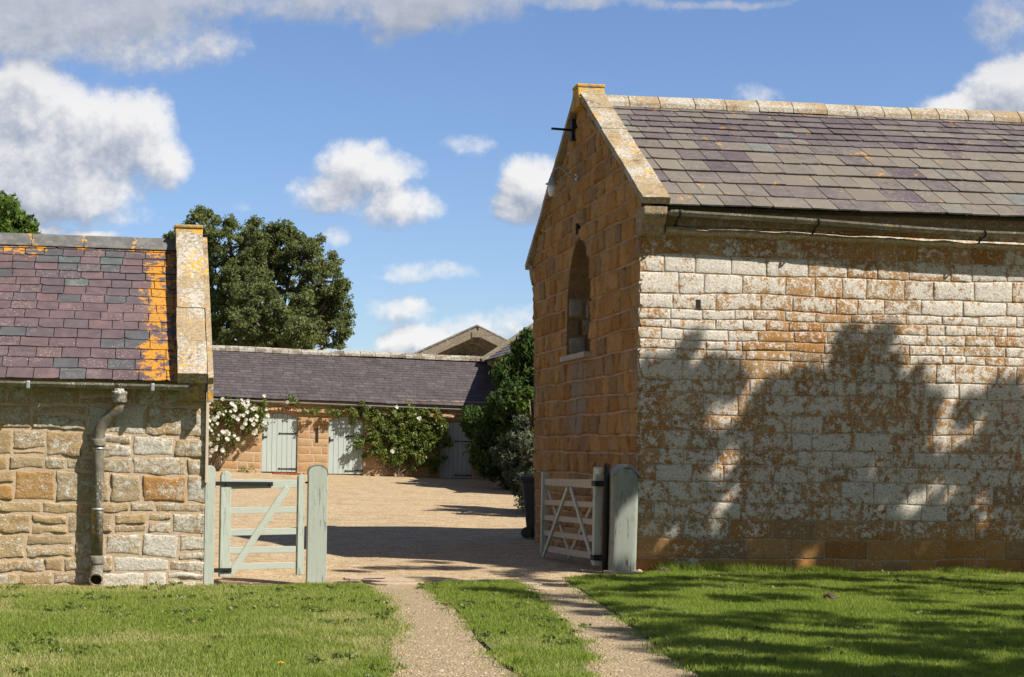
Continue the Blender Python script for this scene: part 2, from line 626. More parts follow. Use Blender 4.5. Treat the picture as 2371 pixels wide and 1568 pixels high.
M['coping'] = stone_mat('lichened_coping', [(0, (.33, .25, .14)), (.6, (.28, .21, .12)), (1, (.24, .18, .11))],
                        (.47, .46, .43), (.30, .28, .245), -.03, 34, .0, orange=.17, dark=1.0, mid=20.0)
M['coping_orange'] = stone_mat('orange_lichened_coping', [(0, (.34, .26, .13)), (1, (.30, .23, .12))],
                               (.52, .48, .40), (.40, .34, .2), -.06, 30, .0, orange=.33, dark=.5, mid=22.0)
M['ridge_stone'] = stone_mat('lichened_ridge_stone', [(0, (.33, .25, .15)), (1, (.25, .19, .12))],
                             (.44, .42, .38), (.28, .26, .22), -.20, 26, .0, orange=.14, dark=.7, mid=18.0)
M['range_ridge'] = stone_mat('grey_lichened_ridge', [(0, (.20, .165, .125)), (1, (.15, .125, .095))], (.40, .385, .35), (.22, .20, .17), -.12, 20, .0, orange=.08, dark=1.0, mid=9.0)
M['sill'] = stone_mat('pale_sill_stone', [(0, (.42, .37, .30)), (1, (.38, .33, .27))], (.5, .48, .44), (.4, .37, .33), .0, 18, .1)
M['slab'] = stone_mat('worn_paving_stone', [(0, (.36, .28, .2)), (1, (.40, .31, .22))], (.45, .4, .33), (.38, .31, .23), .0, 14, .1)
M['mortar_front'] = mortar_mat('old_mortar', (.27, .205, .14), (.46, .41, .34))
M['mortar_gable'] = mortar_mat('pink_mortar', (.36, .235, .15), (.44, .30, .205))
M['mortar_buff'] = mortar_mat('buff_mortar', (.40, .31, .215), (.48, .375, .275))
M['dark_shaded'] = stone_mat('dark_shaded_stone', [(0, (.19, .14, .08)), (1, (.27, .19, .105))], (.36, .34, .29), (.25, .22, .18), .0, 22, .1)  # weathered stone, darkened too for shade in the opening and under the eaves
M['brick'] = stone_mat('red_brick', [(0, (.25, .07, .035)), (1, (.33, .11, .05))], (.3, .2, .15), (.25, .15, .1), .05, 24, .1)


def slate_mat(name, stops, grime, grime_amt, orange=None, spots=.0):
    def f(t):
        o = t.obj()
        hue, cov, q = t.attr('tint')
        c = t.ramp(hue, stops, 'CONSTANT')
        n = t.noise(o, 7, 6, .65)
        c = t.mix(t.step(n, .3, .75), t.mix(1.0, c, (.80, .80, .80), 'MULTIPLY'), t.mix(1.0, c, (1.2, 1.18, 1.17), 'MULTIPLY'))
        c = t.mix(t.m('MULTIPLY', t.step(t.noise(o, .9, 5, .65), .48, .66), .5), c, t.mix(1.0, c, (.66, .64, .60), 'MULTIPLY'))
        gm = t.m('ADD', t.noise(o, 16, 7, .75), t.m('MULTIPLY', t.noise(o, 2.5, 3), .5))
        gm = t.step(t.m('ADD', gm, t.m('MULTIPLY_ADD', cov, .9, grime_amt-1.2)), .0, .3)
        c = t.mix(t.m('MULTIPLY', gm, .75), c, grime)
        sp = t.m('MULTIPLY', t.step(t.voro(o, 30), .3, .2), t.step(t.m('ADD', t.noise(o, 3, 4, .6), t.m('MULTIPLY', q, .25)), .66, .76))
        c = t.mix(t.m('MULTIPLY', sp, .38), c, (.40, .40, .36))
        if orange:
            x, y, z = t.xyz(o)
            n1 = t.noise(o, 9, 7, .7)
            n2 = t.noise(o, 2.6, 3, .6)
            if orange == 'stripe':
                band = t.m('MULTIPLY_ADD', x, 1.7, 1.40)           # strongest beside the coping, thinning out along the slope
                om = t.m('ADD', t.m('ADD', t.m('MULTIPLY', n1, 2.0), t.m('MULTIPLY', n2, .9)), t.m('MINIMUM', band, .44))
                om = t.step(om, 1.80, 1.86)
                om = t.m('MULTIPLY', om, t.step(t.noise(o, 26, 6, .8), .36, .50))
                top = t.step(t.m('ADD', t.m('ADD', t.m('MULTIPLY', n1, .9), n2), t.m('MULTIPLY_ADD', z, 1.6, -6.1)), 1.06, 1.13)
                om = t.m('MAXIMUM', om, top)
            else:
                om = t.step(t.m('ADD', n1, t.m('MULTIPLY', n2, .7)), 1.03, 1.08)
            c = t.mix(om, c, t.mix(t.noise(o, 55, 4), (.38, .15, .008), (.50, .25, .022)))
        h = t.m('ADD', t.m('MULTIPLY', t.noise(o, 12, 6, .7), 1.0), t.m('MULTIPLY', gm, .2))
        return pbr(t, c, t.m('MULTIPLY_ADD', gm, .2, .62), t.bump(h, .45, .008), spec=.35)
    return mat(name, f)


M['slate_purple'] = slate_mat('purple_slate', [(0, (.105, .072, .078)), (.25, (.118, .080, .083)), (.5, (.098, .069, .076)), (.72, (.088, .070, .078)), (.86, (.074, .073, .080)), (.97, (.080, .098, .095))],
                              (.19, .175, .155), -.05, 'stripe')
M['slate_mixed'] = slate_mat('mixed_slate', [(0, (.100, .082, .086)), (.25, (.118, .099, .097)), (.42, (.082, .063, .072)), (.56, (.132, .116, .104)), (.70, (.105, .088, .091)), (.84, (.15, .134, .118)), (.95, (.122, .132, .128))],
                             (.155, .136, .108), .12, 'spots')
M['slate_dark'] = slate_mat('dark_slate', [(0, (.060, .051, .054)), (.3, (.072, .060, .063)), (.6, (.064, .054, .056)), (.85, (.082, .070, .072))],
                            (.13, .115, .095), -.1, None)


def paint_mat(name, c, c2, wear=.25, rough=.6, grain=(6, 6, 60), crack=0.0):
    def f(t):
        o = t.obj()
        g = t.noise(t.v('MULTIPLY', o, grain), 1.0, 5, .65)
        n = t.noise(o, 5, 5, .6)
        col = t.mix(t.m('MULTIPLY', t.step(g, .35, .7), .5), c, t.mix(1.0, c, (.82, .83, .82), 'MULTIPLY'))
        col = t.mix(t.m('MULTIPLY', t.step(n, .52, .72), wear), col, c2)
        h = g
        if crack:
            cr = t.step(t.noise(t.v('MULTIPLY', o, (38, 38, 3.2)), 1.0, 4, .6, 1.2), .56, .62)
            cr = t.m('MULTIPLY', cr, t.step(t.noise(o, 3.5, 3), .38, .6))
            col = t.mix(t.m('MULTIPLY', cr, crack), col, (.045, .05, .045))
            h = t.m('SUBTRACT', g, cr)
        return pbr(t, col, rough, t.bump(h, .5, .004), spec=.3)
    return mat(name, f)


M['sage'] = paint_mat('sage_green_paint', (.37, .405, .35), (.30, .33, .28), .45, grain=(5, 40, 70))
M['sage_post'] = paint_mat('sage_green_post_paint', (.37, .405, .35), (.30, .33, .28), .45, .6, (45, 45, 3), .45)
M['sage_door'] = paint_mat('sage_green_door_paint', (.37, .42, .40), (.31, .35, .335), .45, grain=(30, 30, 2.2))
M['sage_old'] = paint_mat('weathered_pale_green_paint', (.255, .28, .245), (.145, .15, .125), .6, .75, (14, 14, 1.6), .85)
M['iron'] = mat('black_iron', lambda t: pbr(t, t.mix(t.noise(t.obj(), 30, 4), (.010, .010, .011), (.022, .021, .020)), .6, t.bump(t.noise(t.obj(), 60, 3), .2, .002), spec=.2))
M['lead'] = mat('lead_cap', lambda t: pbr(t, t.mix(t.noise(t.obj(), 9, 4), (.15, .155, .165), (.25, .255, .265)), .6, t.bump(t.noise(t.obj(), 12, 3), .4, .01)))
M['plastic'] = mat('black_plastic', lambda t: pbr(t, t.mix(t.noise(t.obj(), 8, 4), (.016, .015, .014), (.04, .036, .031)), .6, t.bump(t.noise(t.obj(), 90, 2), .12, .002), spec=.5))
M['sunlit_edge'] = paint_mat('pale_sunlit_edge', (.50, .42, .33), (.36, .29, .21), .5, .8, (30, 30, 2))  # pale colour imitating sun on the left gable edge
M['gate_wood'] = paint_mat('faded_buff_gate_paint', (.38, .33, .26), (.30, .25, .185), .4, .7)
M['concrete'] = stone_mat('lichened_concrete', [(0, (.27, .225, .17)), (1, (.22, .19, .145))], (.36, .34, .3), (.3, .26, .2), .0, 12, .1, orange=.08)
M['asbestos'] = mat('grey_cement_sheet', lambda t: pbr(t, t.mix(t.step(t.noise(t.obj(), 6, 6, .7), .4, .65), (.15, .14, .125), (.27, .26, .24)), .9))
M['dark_timber'] = mat('dark_timber', lambda t: pbr(t, t.mix(t.noise(t.v('MULTIPLY', t.obj(), (8, 8, 1)), 1.0, 4), (.03, .024, .018), (.07, .055, .04)), .9))
M['dark_void'] = mat('unlit_interior', lambda t: pbr(t, (.02, .018, .016), .9))
M['white_flower'] = mat('white_petals', lambda t: t.node('ShaderNodeMixShader', {0: .3, 1: pbr(t, (.82, .81, .76), .7), 2: t.node('ShaderNodeBsdfTranslucent', {0: (.8, .78, .7)}).outputs[0]}).outputs[0])
M['yellow_flower'] = mat('yellow_petals', lambda t: pbr(t, (.75, .50, .02), .6))
M['soil'] = mat('dark_soil', lambda t: pbr(t, t.mix(t.noise(t.obj(), 40, 4), (.05, .035, .022), (.11, .08, .05)), .95, t.bump(t.noise(t.obj(), 50, 4), .8, .02)))
M['glass'] = mat('lamp_glass', lambda t: pbr(t, (.72, .74, .76), .12, spec=.6))
M['galv'] = mat('galvanised_metal', lambda t: pbr(t, t.mix(t.noise(t.obj(), 30, 4), (.30, .31, .33), (.42, .43, .45)), .45, metal=.5))


def pipe_mat(name, c1, c2, white, om):
    def f(t):
        o = t.obj()
        n = t.noise(o, 14, 6, .7)
        c = t.mix(t.step(n, .35, .65), c1, c2)
        sp = t.step(t.m('ADD', t.noise(o, 46, 6, .75), t.m('MULTIPLY', t.noise(o, 3, 3), .5)), .85-white, .92-white)
        c = t.mix(sp, c, (.55, .54, .50))
        dk = t.step(t.noise(t.v('MULTIPLY', o, (8, 8, 2.5)), 1, 5, .7), .54, .7)
        c = t.mix(t.m('MULTIPLY', dk, .5), c, (.07, .065, .055))
        oo = t.step(t.m('ADD', t.noise(o, 16, 4, .6), t.m('MULTIPLY', t.noise(o, 4.1, 2), .6)), 1.0-om, 1.03-om)
        c = t.mix(oo, c, (.50, .24, .02))
        return pbr(t, c, .75, t.bump(n, .4, .004), spec=.3)
    return mat(name, f)


M['pipe'] = pipe_mat('weathered_grey_pipe', (.125, .112, .09), (.20, .18, .145), .04, .05)
M['gutter'] = pipe_mat('weathered_cast_gutter', (.16, .145, .115), (.25, .225, .18), .02, .0)
M['gutter_grey'] = pipe_mat('grey_gutter', (.30, .30, .29), (.36, .36, .35), -.1, -.1)


def leaf_mat(name, c1, c2, c3, trans=.35, gloss=.0):
    def f(t):
        a, b, c = t.attr('tint')
        col = t.ramp(a, [(0, c1), (.55, c2), (1, c3)])
        p = pbr(t, col, .5 if gloss else .75, spec=.25+gloss)
        tr = t.node('ShaderNodeBsdfTranslucent', {0: t.mix(1.0, col, (1.25, 1.3, .7), 'MULTIPLY')}).outputs[0]
        return t.node('ShaderNodeMixShader', {0: trans, 1: p, 2: tr}).outputs[0]
    return mat(name, f)


M['leaf_ash'] = leaf_mat('ash_leaves', (.08, .105, .042), (.13, .157, .062), (.21, .21, .09), .40)
M['leaf_bright'] = leaf_mat('bright_tree_leaves', (.05, .095, .016), (.09, .15, .025), (.15, .21, .04), .4)
M['leaf_rose'] = leaf_mat('rose_leaves', (.06, .095, .02), (.13, .175, .035), (.24, .24, .07), .35, .2)
M['leaf_dark'] = leaf_mat('wisteria_leaves', (.022, .045, .014), (.045, .085, .022), (.11, .165, .038), .35)
M['leaf_grey'] = leaf_mat('grey_green_leaves', (.055, .07, .045), (.085, .105, .07), (.13, .15, .10), .25)
M['grass'] = leaf_mat('grass_blades', (.165, .228, .034), (.235, .30, .06), (.46, .42, .21), .45)
M['bark'] = mat('bark', lambda t: pbr(t, t.mix(t.noise(t.obj(), 9, 5), (.07, .055, .04), (.16, .135, .10)), .9, t.bump(t.noise(t.obj(), 14, 4), .8, .03)))
M['stem'] = mat('woody_stem', lambda t: pbr(t, t.mix(t.noise(t.obj(), 20, 5), (.10, .075, .05), (.19, .15, .11)), .9))


def gravel(t):
    o = t.obj()
    cell = t.voro(o, 46, out='Color')
    s = t.node('ShaderNodeSeparateColor', {0: cell})
    c = t.ramp(s.outputs[0], [(0, (.19, .135, .08)), (.25, (.35, .262, .155)), (.6, (.42, .322, .20)), (.85, (.50, .40, .265)), (1, (.57, .49, .37))])
    big = t.noise(o, .45, 5, .6)
    mid = t.noise(o, 2.4, 5, .65)
    c = t.mix(t.m('MULTIPLY', t.step(mid, .42, .66), .6), c, t.mix(1.0, c, (.68, .62, .56), 'MULTIPLY'))
    c = t.mix(t.m('MULTIPLY', t.step(big, .45, .65), .35), c, t.mix(1.0, c, (1.12, 1.04, .92), 'MULTIPLY'))
    g2 = t.noise(o, 13, 7, .85)
    c = t.mix(t.step(g2, .52, .68), c, t.mix(1.0, c, (.62, .57, .52), 'MULTIPLY'))
    c = t.mix(t.step(g2, .46, .32), c, t.mix(1.0, c, (1.3, 1.27, 1.22), 'MULTIPLY'))
    x, y, z = t.xyz(o)
    tr = t.step(t.m('ADD', y, t.m('MULTIPLY', mid, 2.0)), 20.6, 18.6)    # the trodden wheel tracks this side of the gateway
    fine = t.noise(o, 55, 5, .7)
    dirt = t.mix(t.step(fine, .3, .7), (.215, .168, .102), (.325, .26, .165))
    dirt = t.mix(t.m('MULTIPLY', t.step(t.voro(o, 30), .22, .12), .4), dirt, (.46, .37, .26))
    c = t.mix(t.m('MULTIPLY', tr, t.step(t.noise(o, 7, 5, .65), .25, .55)), c, dirt)
    dk = t.step(t.voro(o, 46), .35, .75)
    h = t.m('ADD', t.m('SUBTRACT', 1.0, t.voro(o, 46)), t.m('MULTIPLY', mid, 1.0))
    return pbr(t, c, .92, t.bump(h, .9, .018), spec=.15)


M['gravel'] = mat('gravel', gravel)


def turf(t):
    o = t.obj()
    n = t.noise(o, 2.2, 5, .6)
    f = t.noise(o, 60, 4, .7)
    c = t.mix(t.step(f, .35, .65), (.06, .095, .016), (.13, .15, .045))
    c = t.mix(t.m('MULTIPLY', t.step(n, .5, .7), .5), c, (.16, .13, .06))
    return pbr(t, c, .95, t.bump(f, .6, .02), spec=.1)


M['turf'] = mat('turf', turf)
M['field'] = mat('meadow', lambda t: pbr(t, t.mix(t.noise(t.obj(), .06, 6, .6), (.05, .085, .02), (.11, .13, .04)), .95))

# ------------------------------------------------------------------ ground
g = MB()
n = 40
xs = np.concatenate([np.linspace(-3000, -60, 6), np.linspace(-40, 40, 33), np.linspace(60, 3000, 6)])
ys = np.concatenate([np.linspace(-1500, -20, 5), np.linspace(0, 80, 41), np.linspace(100, 4000, 8)])
gx, gy = np.meshgrid(xs, ys)
gzz = gz(gx, gy)-.06
V = np.stack([gx, gy, gzz], -1).reshape(-1, 3)
idx = np.arange(len(V)).reshape(len(ys), len(xs))
Q = np.stack([idx[:-1, :-1], idx[:-1, 1:], idx[1:, 1:], idx[1:, :-1]], -1).reshape(-1, 4)
tag(link('ground', np_mesh('ground', V, Q, smooth=True), M['field']), kind='structure')

xs = np.linspace(-12, 22, 171)
ys = np.linspace(4, 112, 541)
gx, gy = np.meshgrid(xs, ys)
hh = gz(gx, gy)
dv = np.array([[.018*noise.noise((a*.8, b*.8, 0)) for a in xs] for b in ys])
V = np.stack([gx, gy, hh+dv-.018], -1).reshape(-1, 3)
idx = np.arange(len(V)).reshape(len(ys), len(xs))
Q = np.stack([idx[:-1, :-1], idx[:-1, 1:], idx[1:, 1:], idx[1:, :-1]], -1).reshape(-1, 4)
tag(link('gravel_yard', np_mesh('gravel_yard', V, Q, smooth=True), M['gravel']), kind='structure')


# lawns: outlines on the ground
def outline(pts):
    return [tuple(ground_at(*p)[:2]) for p in pts]


LAWN_L = [(-7.5, 18.3)]+outline([(-60, 1357), (200, 1359), (468, 1359), (620, 1359), (748, 1356), (830, 1355), (880, 1376), (905, 1415), (921, 1450), (912, 1480), (905, 1505), (897, 1568), (890, 1700)])+[(-7.5, 6.6)]
LAWN_C = outline([(985, 1358), (1060, 1350), (1180, 1348), (1212, 1362), (1240, 1381), (1280, 1420), (1312, 1450), (1347, 1490), (1362, 1520), (1352, 1545), (1400, 1640), (1290, 1700),
                  (1240, 1600), (1212, 1560), (1180, 1543), (1150, 1518), (1110, 1478), (1086, 1440), (1050, 1402), (1012, 1372)])
LAWN_R = outline([(1312, 1341), (1400, 1333), (1500, 1329), (1545, 1318)])+[(3.6, 21.16), (8.5, 21.75), (11, 22), (11, 8)]+outline([(1830, 1700), (1640, 1568), (1600, 1545), (1530, 1500), (1480, 1460), (1440, 1427), (1400, 1401), (1342, 1361)])


def inside(poly, x, y):
    c = np.zeros(len(x), bool)
    n = len(poly)
    for i in range(n):
        (xa, ya), (xb, yb) = poly[i], poly[(i+1) % n]
        cr = (ya > y) != (yb > y)
        c ^= cr & (x < (xb-xa)*(y-ya)/((yb-ya) or 1e-9)+xa)
    return c


def edge_dist(poly, x, y):
    d = np.full(len(x), 9.0)
    n = len(poly)
    for i in range(n):
        a, b = np.array(poly[i]), np.array(poly[(i+1) % n])
        e = b-a
        s = np.clip(((x-a[0])*e[0]+(y-a[1])*e[1])/max(1e-9, e@e), 0, 1)
        d = np.minimum(d, np.hypot(x-a[0]-s*e[0], y-a[1]-s*e[1]))
    return d


def vnoise(x, y, s, seed=0):
    """smooth value noise on arrays"""
    r = np.random.default_rng(seed).random((64, 64))
    u, v = x*s, y*s
    i, j = np.floor(u).astype(int), np.floor(v).astype(int)
    a, b = u-i, v-j
    a, b = a*a*(3-2*a), b*b*(3-2*b)
    i, j, i2, j2 = i % 64, j % 64, (i+1) % 64, (j+1) % 64
    return (r[i, j]*(1-a)+r[i2, j]*a)*(1-b)+(r[i, j2]*(1-a)+r[i2, j2]*a)*b


def turf_sheet(poly):
    bm = bmesh.new()
    f = bm.faces.new([bm.verts.new((x, y, .0)) for x, y in poly])
    bmesh.ops.triangulate(bm, faces=[f])
    me = bpy.data.meshes.new('lawn')
    for v in bm.verts:
        v.co.z = .006
    bm.to_mesh(me)
    bm.free()
    tag(link('lawn', me, M['turf']), kind='structure')


def grass_blades(poly, dens, seed, dry, hgt=(.024, .048)):
    r = np.random.default_rng(seed)
    P = np.array(poly)
    lo, hi = P.min(0)-.15, P.max(0)+.15
    lo[1] = max(lo[1], 10.2)
    n = int((hi[0]-lo[0])*(hi[1]-lo[1])*dens)
    x, y = r.uniform(lo[0], hi[0], n), r.uniform(lo[1], hi[1], n)
    px = x*F/y+PX
    k = (px > -40) & (px < 2420)
    x, y = x[k], y[k]
    ins = inside(poly, x, y)
    d = edge_dist(poly, x, y)*np.where(ins, 1, -1)
    d += (vnoise(x, y, 4, seed)-.5)*.20+(vnoise(x, y, 15, seed+1)-.5)*.12+.03
    k = r.random(len(x)) < np.where(d > 0, np.clip(.35+d*5, 0, 1), np.clip(.14*(1+d/.16), 0, 1))
    x, y, d = x[k], y[k], d[k]
    n = len(x)
    dr = dry(x, y)
    h = r.uniform(*hgt, n)*(.65+.7*vnoise(x, y, 2.3, seed+3))*np.clip(.6+d*3, .6, 1)*(1-.45*dr)
    h = h*(1+.35*np.clip((vnoise(x, y, 7, seed+8)-.62)*5, 0, 1))
    long_ = r.random(n) < .02
    h = np.where(long_, h*1.6, h)
    w = r.uniform(.0022, .0045, n)
    a = r.uniform(0, 2*np.pi, n)
    lean = r.uniform(.1, .75, n)*h
    la = r.uniform(0, 2*np.pi, n)
    dx, dy = np.cos(a)*w, np.sin(a)*w
    lx, ly = np.cos(la)*lean, np.sin(la)*lean
    z0 = np.full(n, .002)
    B1, B2 = np.stack([x-dx, y-dy, z0], -1), np.stack([x+dx, y+dy, z0], -1)
    M1 = np.stack([x+dx*.7+lx*.35, y+dy*.7+ly*.35, z0+h*.6], -1)
    M2 = np.stack([x-dx*.7+lx*.35, y-dy*.7+ly*.35, z0+h*.6], -1)
    T = np.stack([x+lx, y+ly, z0+h], -1)
    V = np.stack([B1, B2, M1, M2, T], 1).reshape(-1, 3)
    o = np.arange(n)*5
    Q = np.concatenate([np.stack([o, o+1, o+2, o+3], -1), np.stack([o+3, o+2, o+4, o+4], -1)])
    hue = np.clip(.15+.10*(seed == 3)+.5*r.random(n)+.25*(vnoise(x, y, 1.1, seed+5)-.5)+dr*.75*(r.random(n) < .8), 0, 1)
    tint = np.repeat(np.stack([hue, r.random(n), r.random(n)], -1), 5, 0)
    # triangles for the tips
    F4 = Q[:n]
    F3 = Q[n:, :3]
    me = bpy.data.meshes.new('grass')
    me.vertices.add(len(V))
    me.vertices.foreach_set('co', V.astype(np.float32).ravel())
    loops = np.concatenate([F4.ravel(), F3.ravel()]).astype(np.int32)
    me.loops.add(len(loops))
    me.loops.foreach_set('vertex_index', loops)
    me.polygons.add(2*n)
    me.polygons.foreach_set('loop_start', np.concatenate([np.arange(n)*4, n*4+np.arange(n)*3]).astype(np.int32))
    me.update(calc_edges=True)
    at_ = me.attributes.new('tint', 'FLOAT_COLOR', 'POINT')
    c = np.ones((len(V), 4), np.float32)
    c[:, :3] = tint
    at_.data.foreach_set('color', c.ravel())
    return me


def dry_left(x, y):
    a = vnoise(x, y, .75, 41)*.6+vnoise(x, y, 2.4, 42)*.4
    b = np.exp(-(((x+1.75)/.75)**2+((y-12.9)/.4)**2))*.8+np.exp(-(((x+2.3)/.6)**2+((y-11.5)/.35)**2))*.6
    return np.clip((a-.50)*2.6+b+.10, 0, 1)


def dry_right(x, y):
    a = vnoise(x, y, .75, 51)*.6+vnoise(x, y, 2.4, 52)*.4
    return np.clip((a-.68)*2.0, 0, 1)


for poly, seed, dry, lab in ((LAWN_L, 3, dry_left, 'sunlit mown grass with dry patches in front of the left building'),
                             (LAWN_C, 4, dry_right, 'strip of grass between the two wheel tracks'),
                             (LAWN_R, 5, dry_right, 'shaded green grass below the lichened barn wall')):
    turf_sheet(poly)
    o = link('grass', grass_blades(poly, 6200, seed, dry), M['grass'])
    tag(o, lab, 'grass', kind='stuff')

# long tufts at the foot of the barn wall
r = np.random.default_rng(77)
tv, tf, tt = [], [], []
for i in range(800):
    s = r.uniform(.3, 9)
    bx, by = 3.21+s*math.cos(.112)+r.normal(0, .05), 21.08+s*math.sin(.112)-abs(r.normal(0, .1))
    if r.random() < .45*(1-sst(s, 0, 2.5)) or vnoise(np.array([s]), np.array([1.0]), 1.3, 9)[0] > .35:
        for k in range(int(r.integers(8, 20))):
            a, h, w = r.uniform(0, 6.28), r.uniform(.05, .12)*(1.5-.5*sst(s, .5, 3)), .004
            x, y = bx+r.normal(0, .05), by+r.normal(0, .035)
            l = h*r.uniform(.2, .9)
            la = r.uniform(0, 6.28)
            o = len(tv)
            tv += [(x-math.cos(a)*w, y-math.sin(a)*w, .01), (x+math.cos(a)*w, y+math.sin(a)*w, .01), (x+math.cos(la)*l, y+math.sin(la)*l, h)]
            tf.append((o, o+1, o+2))
            q = r.random()*.6
            tt += [(q, 0, 0)]*3
tag(link('grass', np_mesh('grass', tv, tf, np.array(tt)), M['grass']), 'long grass tufts along the foot of the barn wall', 'grass', kind='stuff')

# ------------------------------------------------------------------ right-hand barn
PHI = math.radians(6.4)
barn = thing('stone_barn', 'tall ironstone barn with lichened long wall and an arched opening in its shaded gable', 'barn', (3.21, 21.16, 0), PHI)
BW, BL, WT = 7.05, 14.0, 4.66
APEX = 3.6
EAVE_Z, RIDGE_Z = 4.70, 6.80
tanp = (RIDGE_Z-EAVE_Z)/(APEX+.22)


def cov_front(x, z):
    c = .62
    c -= .34*(1-sst(z, .1, .85))
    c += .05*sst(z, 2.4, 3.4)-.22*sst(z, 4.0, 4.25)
    c -= .2*(1-sst(x, .0, .5))*(1-sst(z, 1.5, 2.8))
    return c+.25*noise.noise((x*.55, z*.55, 3))


hts = [.30, .24, .26, .22, .27, .21, .20, .25, .20, .27, .20, .24, .13, .12, .15, .12, .13, .21, .25, .24, .25, .25, .24]
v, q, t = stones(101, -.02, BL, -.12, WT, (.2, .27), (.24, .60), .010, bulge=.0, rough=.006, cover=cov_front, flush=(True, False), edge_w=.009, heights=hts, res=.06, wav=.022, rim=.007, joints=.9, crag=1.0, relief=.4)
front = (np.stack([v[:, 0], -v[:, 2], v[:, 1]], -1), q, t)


def rake(y):
    return (EAVE_Z+.17+(y)*(RIDGE_Z-EAVE_Z-.2)/APEX) if y < APEX else (EAVE_Z+.17+(BW-y)*(RIDGE_Z-EAVE_Z-.2)/(BW-APEX))


HC, HW, HB, HT = 3.53, .72, 2.98, 4.70


def arch(z):
    if z < HB or z > HT:
        return 0.0
    zs = HT-.95
    if z < zs:
        return HW
    return HW*math.sqrt(max(0.0, 1-((z-zs)/.95)**1.7))


v, q, t = stones(102, -.02, BW, -.12, RIDGE_Z+.1, (.22, .33), (.26, .62), .026, rake=rake, hole=(HC, arch), bulge=-.002, rough=.016, cover=lambda x, z: .2+.9*math.exp(-((x-3.5)/.6)**2)*sst(z, 1.0, 2.2)*(1-sst(z, 2.9, 3.0)),
                 flush=(True, True), edge_w=.02, res=.045, wav=.022, joints=1.3, rim=.024, crag=2.6, vm=1.2)
gable = (np.stack([-v[:, 2], v[:, 0], v[:, 1]], -1), q[:, ::-1], t)
core = MB()
core.add([(0, .005, -.3), (BL, .005, -.3), (BL, .005, WT+.1), (0, .005, WT+.1)], [(0, 1, 2, 3)])
core.add([(BL, 0, -.3), (BL, BW, -.3), (BL, BW, WT), (BL, 0, WT)], [(0, 1, 2, 3)])
core.add([(0, BW, -.3), (BL, BW, -.3), (BL, BW, WT), (0, BW, WT)], [(3, 2, 1, 0)])


def lean(P):
    """the far corner of the gable leans outwards towards the eaves"""
    P = P.copy()
    f = np.clip((P[:, 1]-4.6)/(BW-4.6), 0, 1.1)
    f = f*f*(3-2*f)
    h = np.clip(1-P[:, 2]/4.7, 0, 1.1)
    P[:, 1] -= f*h*(.62+.10*np.sin(P[:, 2]*3.1))
    return P


wall_object('wall', [front], core, [M['iron_front'], M['mortar_front']], barn, lean)
core = MB()
# mortar plane of the gable with the arched hole left open, in vertical strips
zs_ = [-.3]+[HB+.0]+[HB+(HT-HB)*i/22 for i in range(1, 23)]
ysn = 60
for i in range(ysn):
    ya, yb = BW*i/ysn, BW*(i+1)/ysn
    core.add([(.024, ya, -.3), (.024, yb, -.3), (.024, yb, HB), (.024, ya, HB)], [(3, 2, 1, 0)])
    core.add([(.024, ya, HT), (.024, yb, HT), (.024, yb, max(HT, rake(yb))), (.024, ya, max(HT, rake(ya)))], [(3, 2, 1, 0)])
for i in range(22):
    z0, z1 = HB+(HT-HB)*i/22, HB+(HT-HB)*(i+1)/22
    a0, a1 = arch(z0+1e-4), arch(z1-1e-4)
    core.add([(.024, 0, z0), (.024, HC-a0, z0), (.024, HC-a1, z1), (.024, 0, z1)], [(3, 2, 1, 0)])
    core.add([(.024, HC+a0, z0), (.024, BW, z0), (.024, BW, z1), (.024, HC+a1, z1)], [(3, 2, 1, 0)])
wall_object('gable_wall', [gable], core, [M['iron_gable'], M['mortar_gable']], barn, lean)
# arched opening: reveal stones, brick and stone blocking, sill
b = MB()
seg = [(HC+HW, HB)]+[(HC+arch(HB+(HT-HB)*i/26), HB+(HT-HB)*i/26) for i in range(1, 26)]+[(HC, HT)]
prof = seg+[(2*HC-y, z) for y, z in seg[-2::-1]]
rv = [(-.012, y, z) for y, z in prof]+[(.50, y, z) for y, z in prof]
m = len(prof)
b.add(rv, [(i, i+1, m+i+1, m+i) for i in range(m-1)], [(rnd.random(), .2, 1) for _ in rv])
op = b.build('opening', M['dark_shaded'], barn)
v, q, t = stones(103, HC-HW, HC+HW, HB, HB+.85, (.2, .3), (.25, .5), .02, bulge=.01, rough=.02)
pv = (np.stack([.46-v[:, 2], v[:, 0], v[:, 1]], -1), q[:, ::-1], t)
core = MB().add([(.47, HC-HW, HB), (.47, HC+HW, HB), (.47, HC+HW, HT), (.47, HC-HW, HT)], [(3, 2, 1, 0)])
v, q, t = stones(106, .0, .46, HB, HT-.55, (.22, .36), (.20, .32), .02, bulge=.0, rough=.02, crag=1.5, res=.05)
jb = (np.stack([v[:, 0], HC+HW-.012-v[:, 2], v[:, 1]], -1), q, t)
wall_object('blocking', [pv, jb], core, [M['dark_shaded'], M['dark_shaded']], op)
v, q, t = stones(104, HC-HW, HC+HW, HB+.86, HT, (.072, .078), (.2, .235), .012, bulge=.002, rough=.004)
pv = (np.stack([.45-v[:, 2], v[:, 0], v[:, 1]], -1), q[:, ::-1], t)
me = np_mesh('brick_infill', pv[0], pv[1], pv[2])
link('brick_infill', me, M['brick'], op)
b = MB().box((-.10, HC-HW-.10, HB-.08), (.47, HC+HW+.08, HB+.004))
b.build('sill', M['sill'], op, .012)
# small bulkhead lamp inside the opening
p_lamp = barn.matrix_basis @ Vector((.30, HC-HW+.02, HB+1.08))

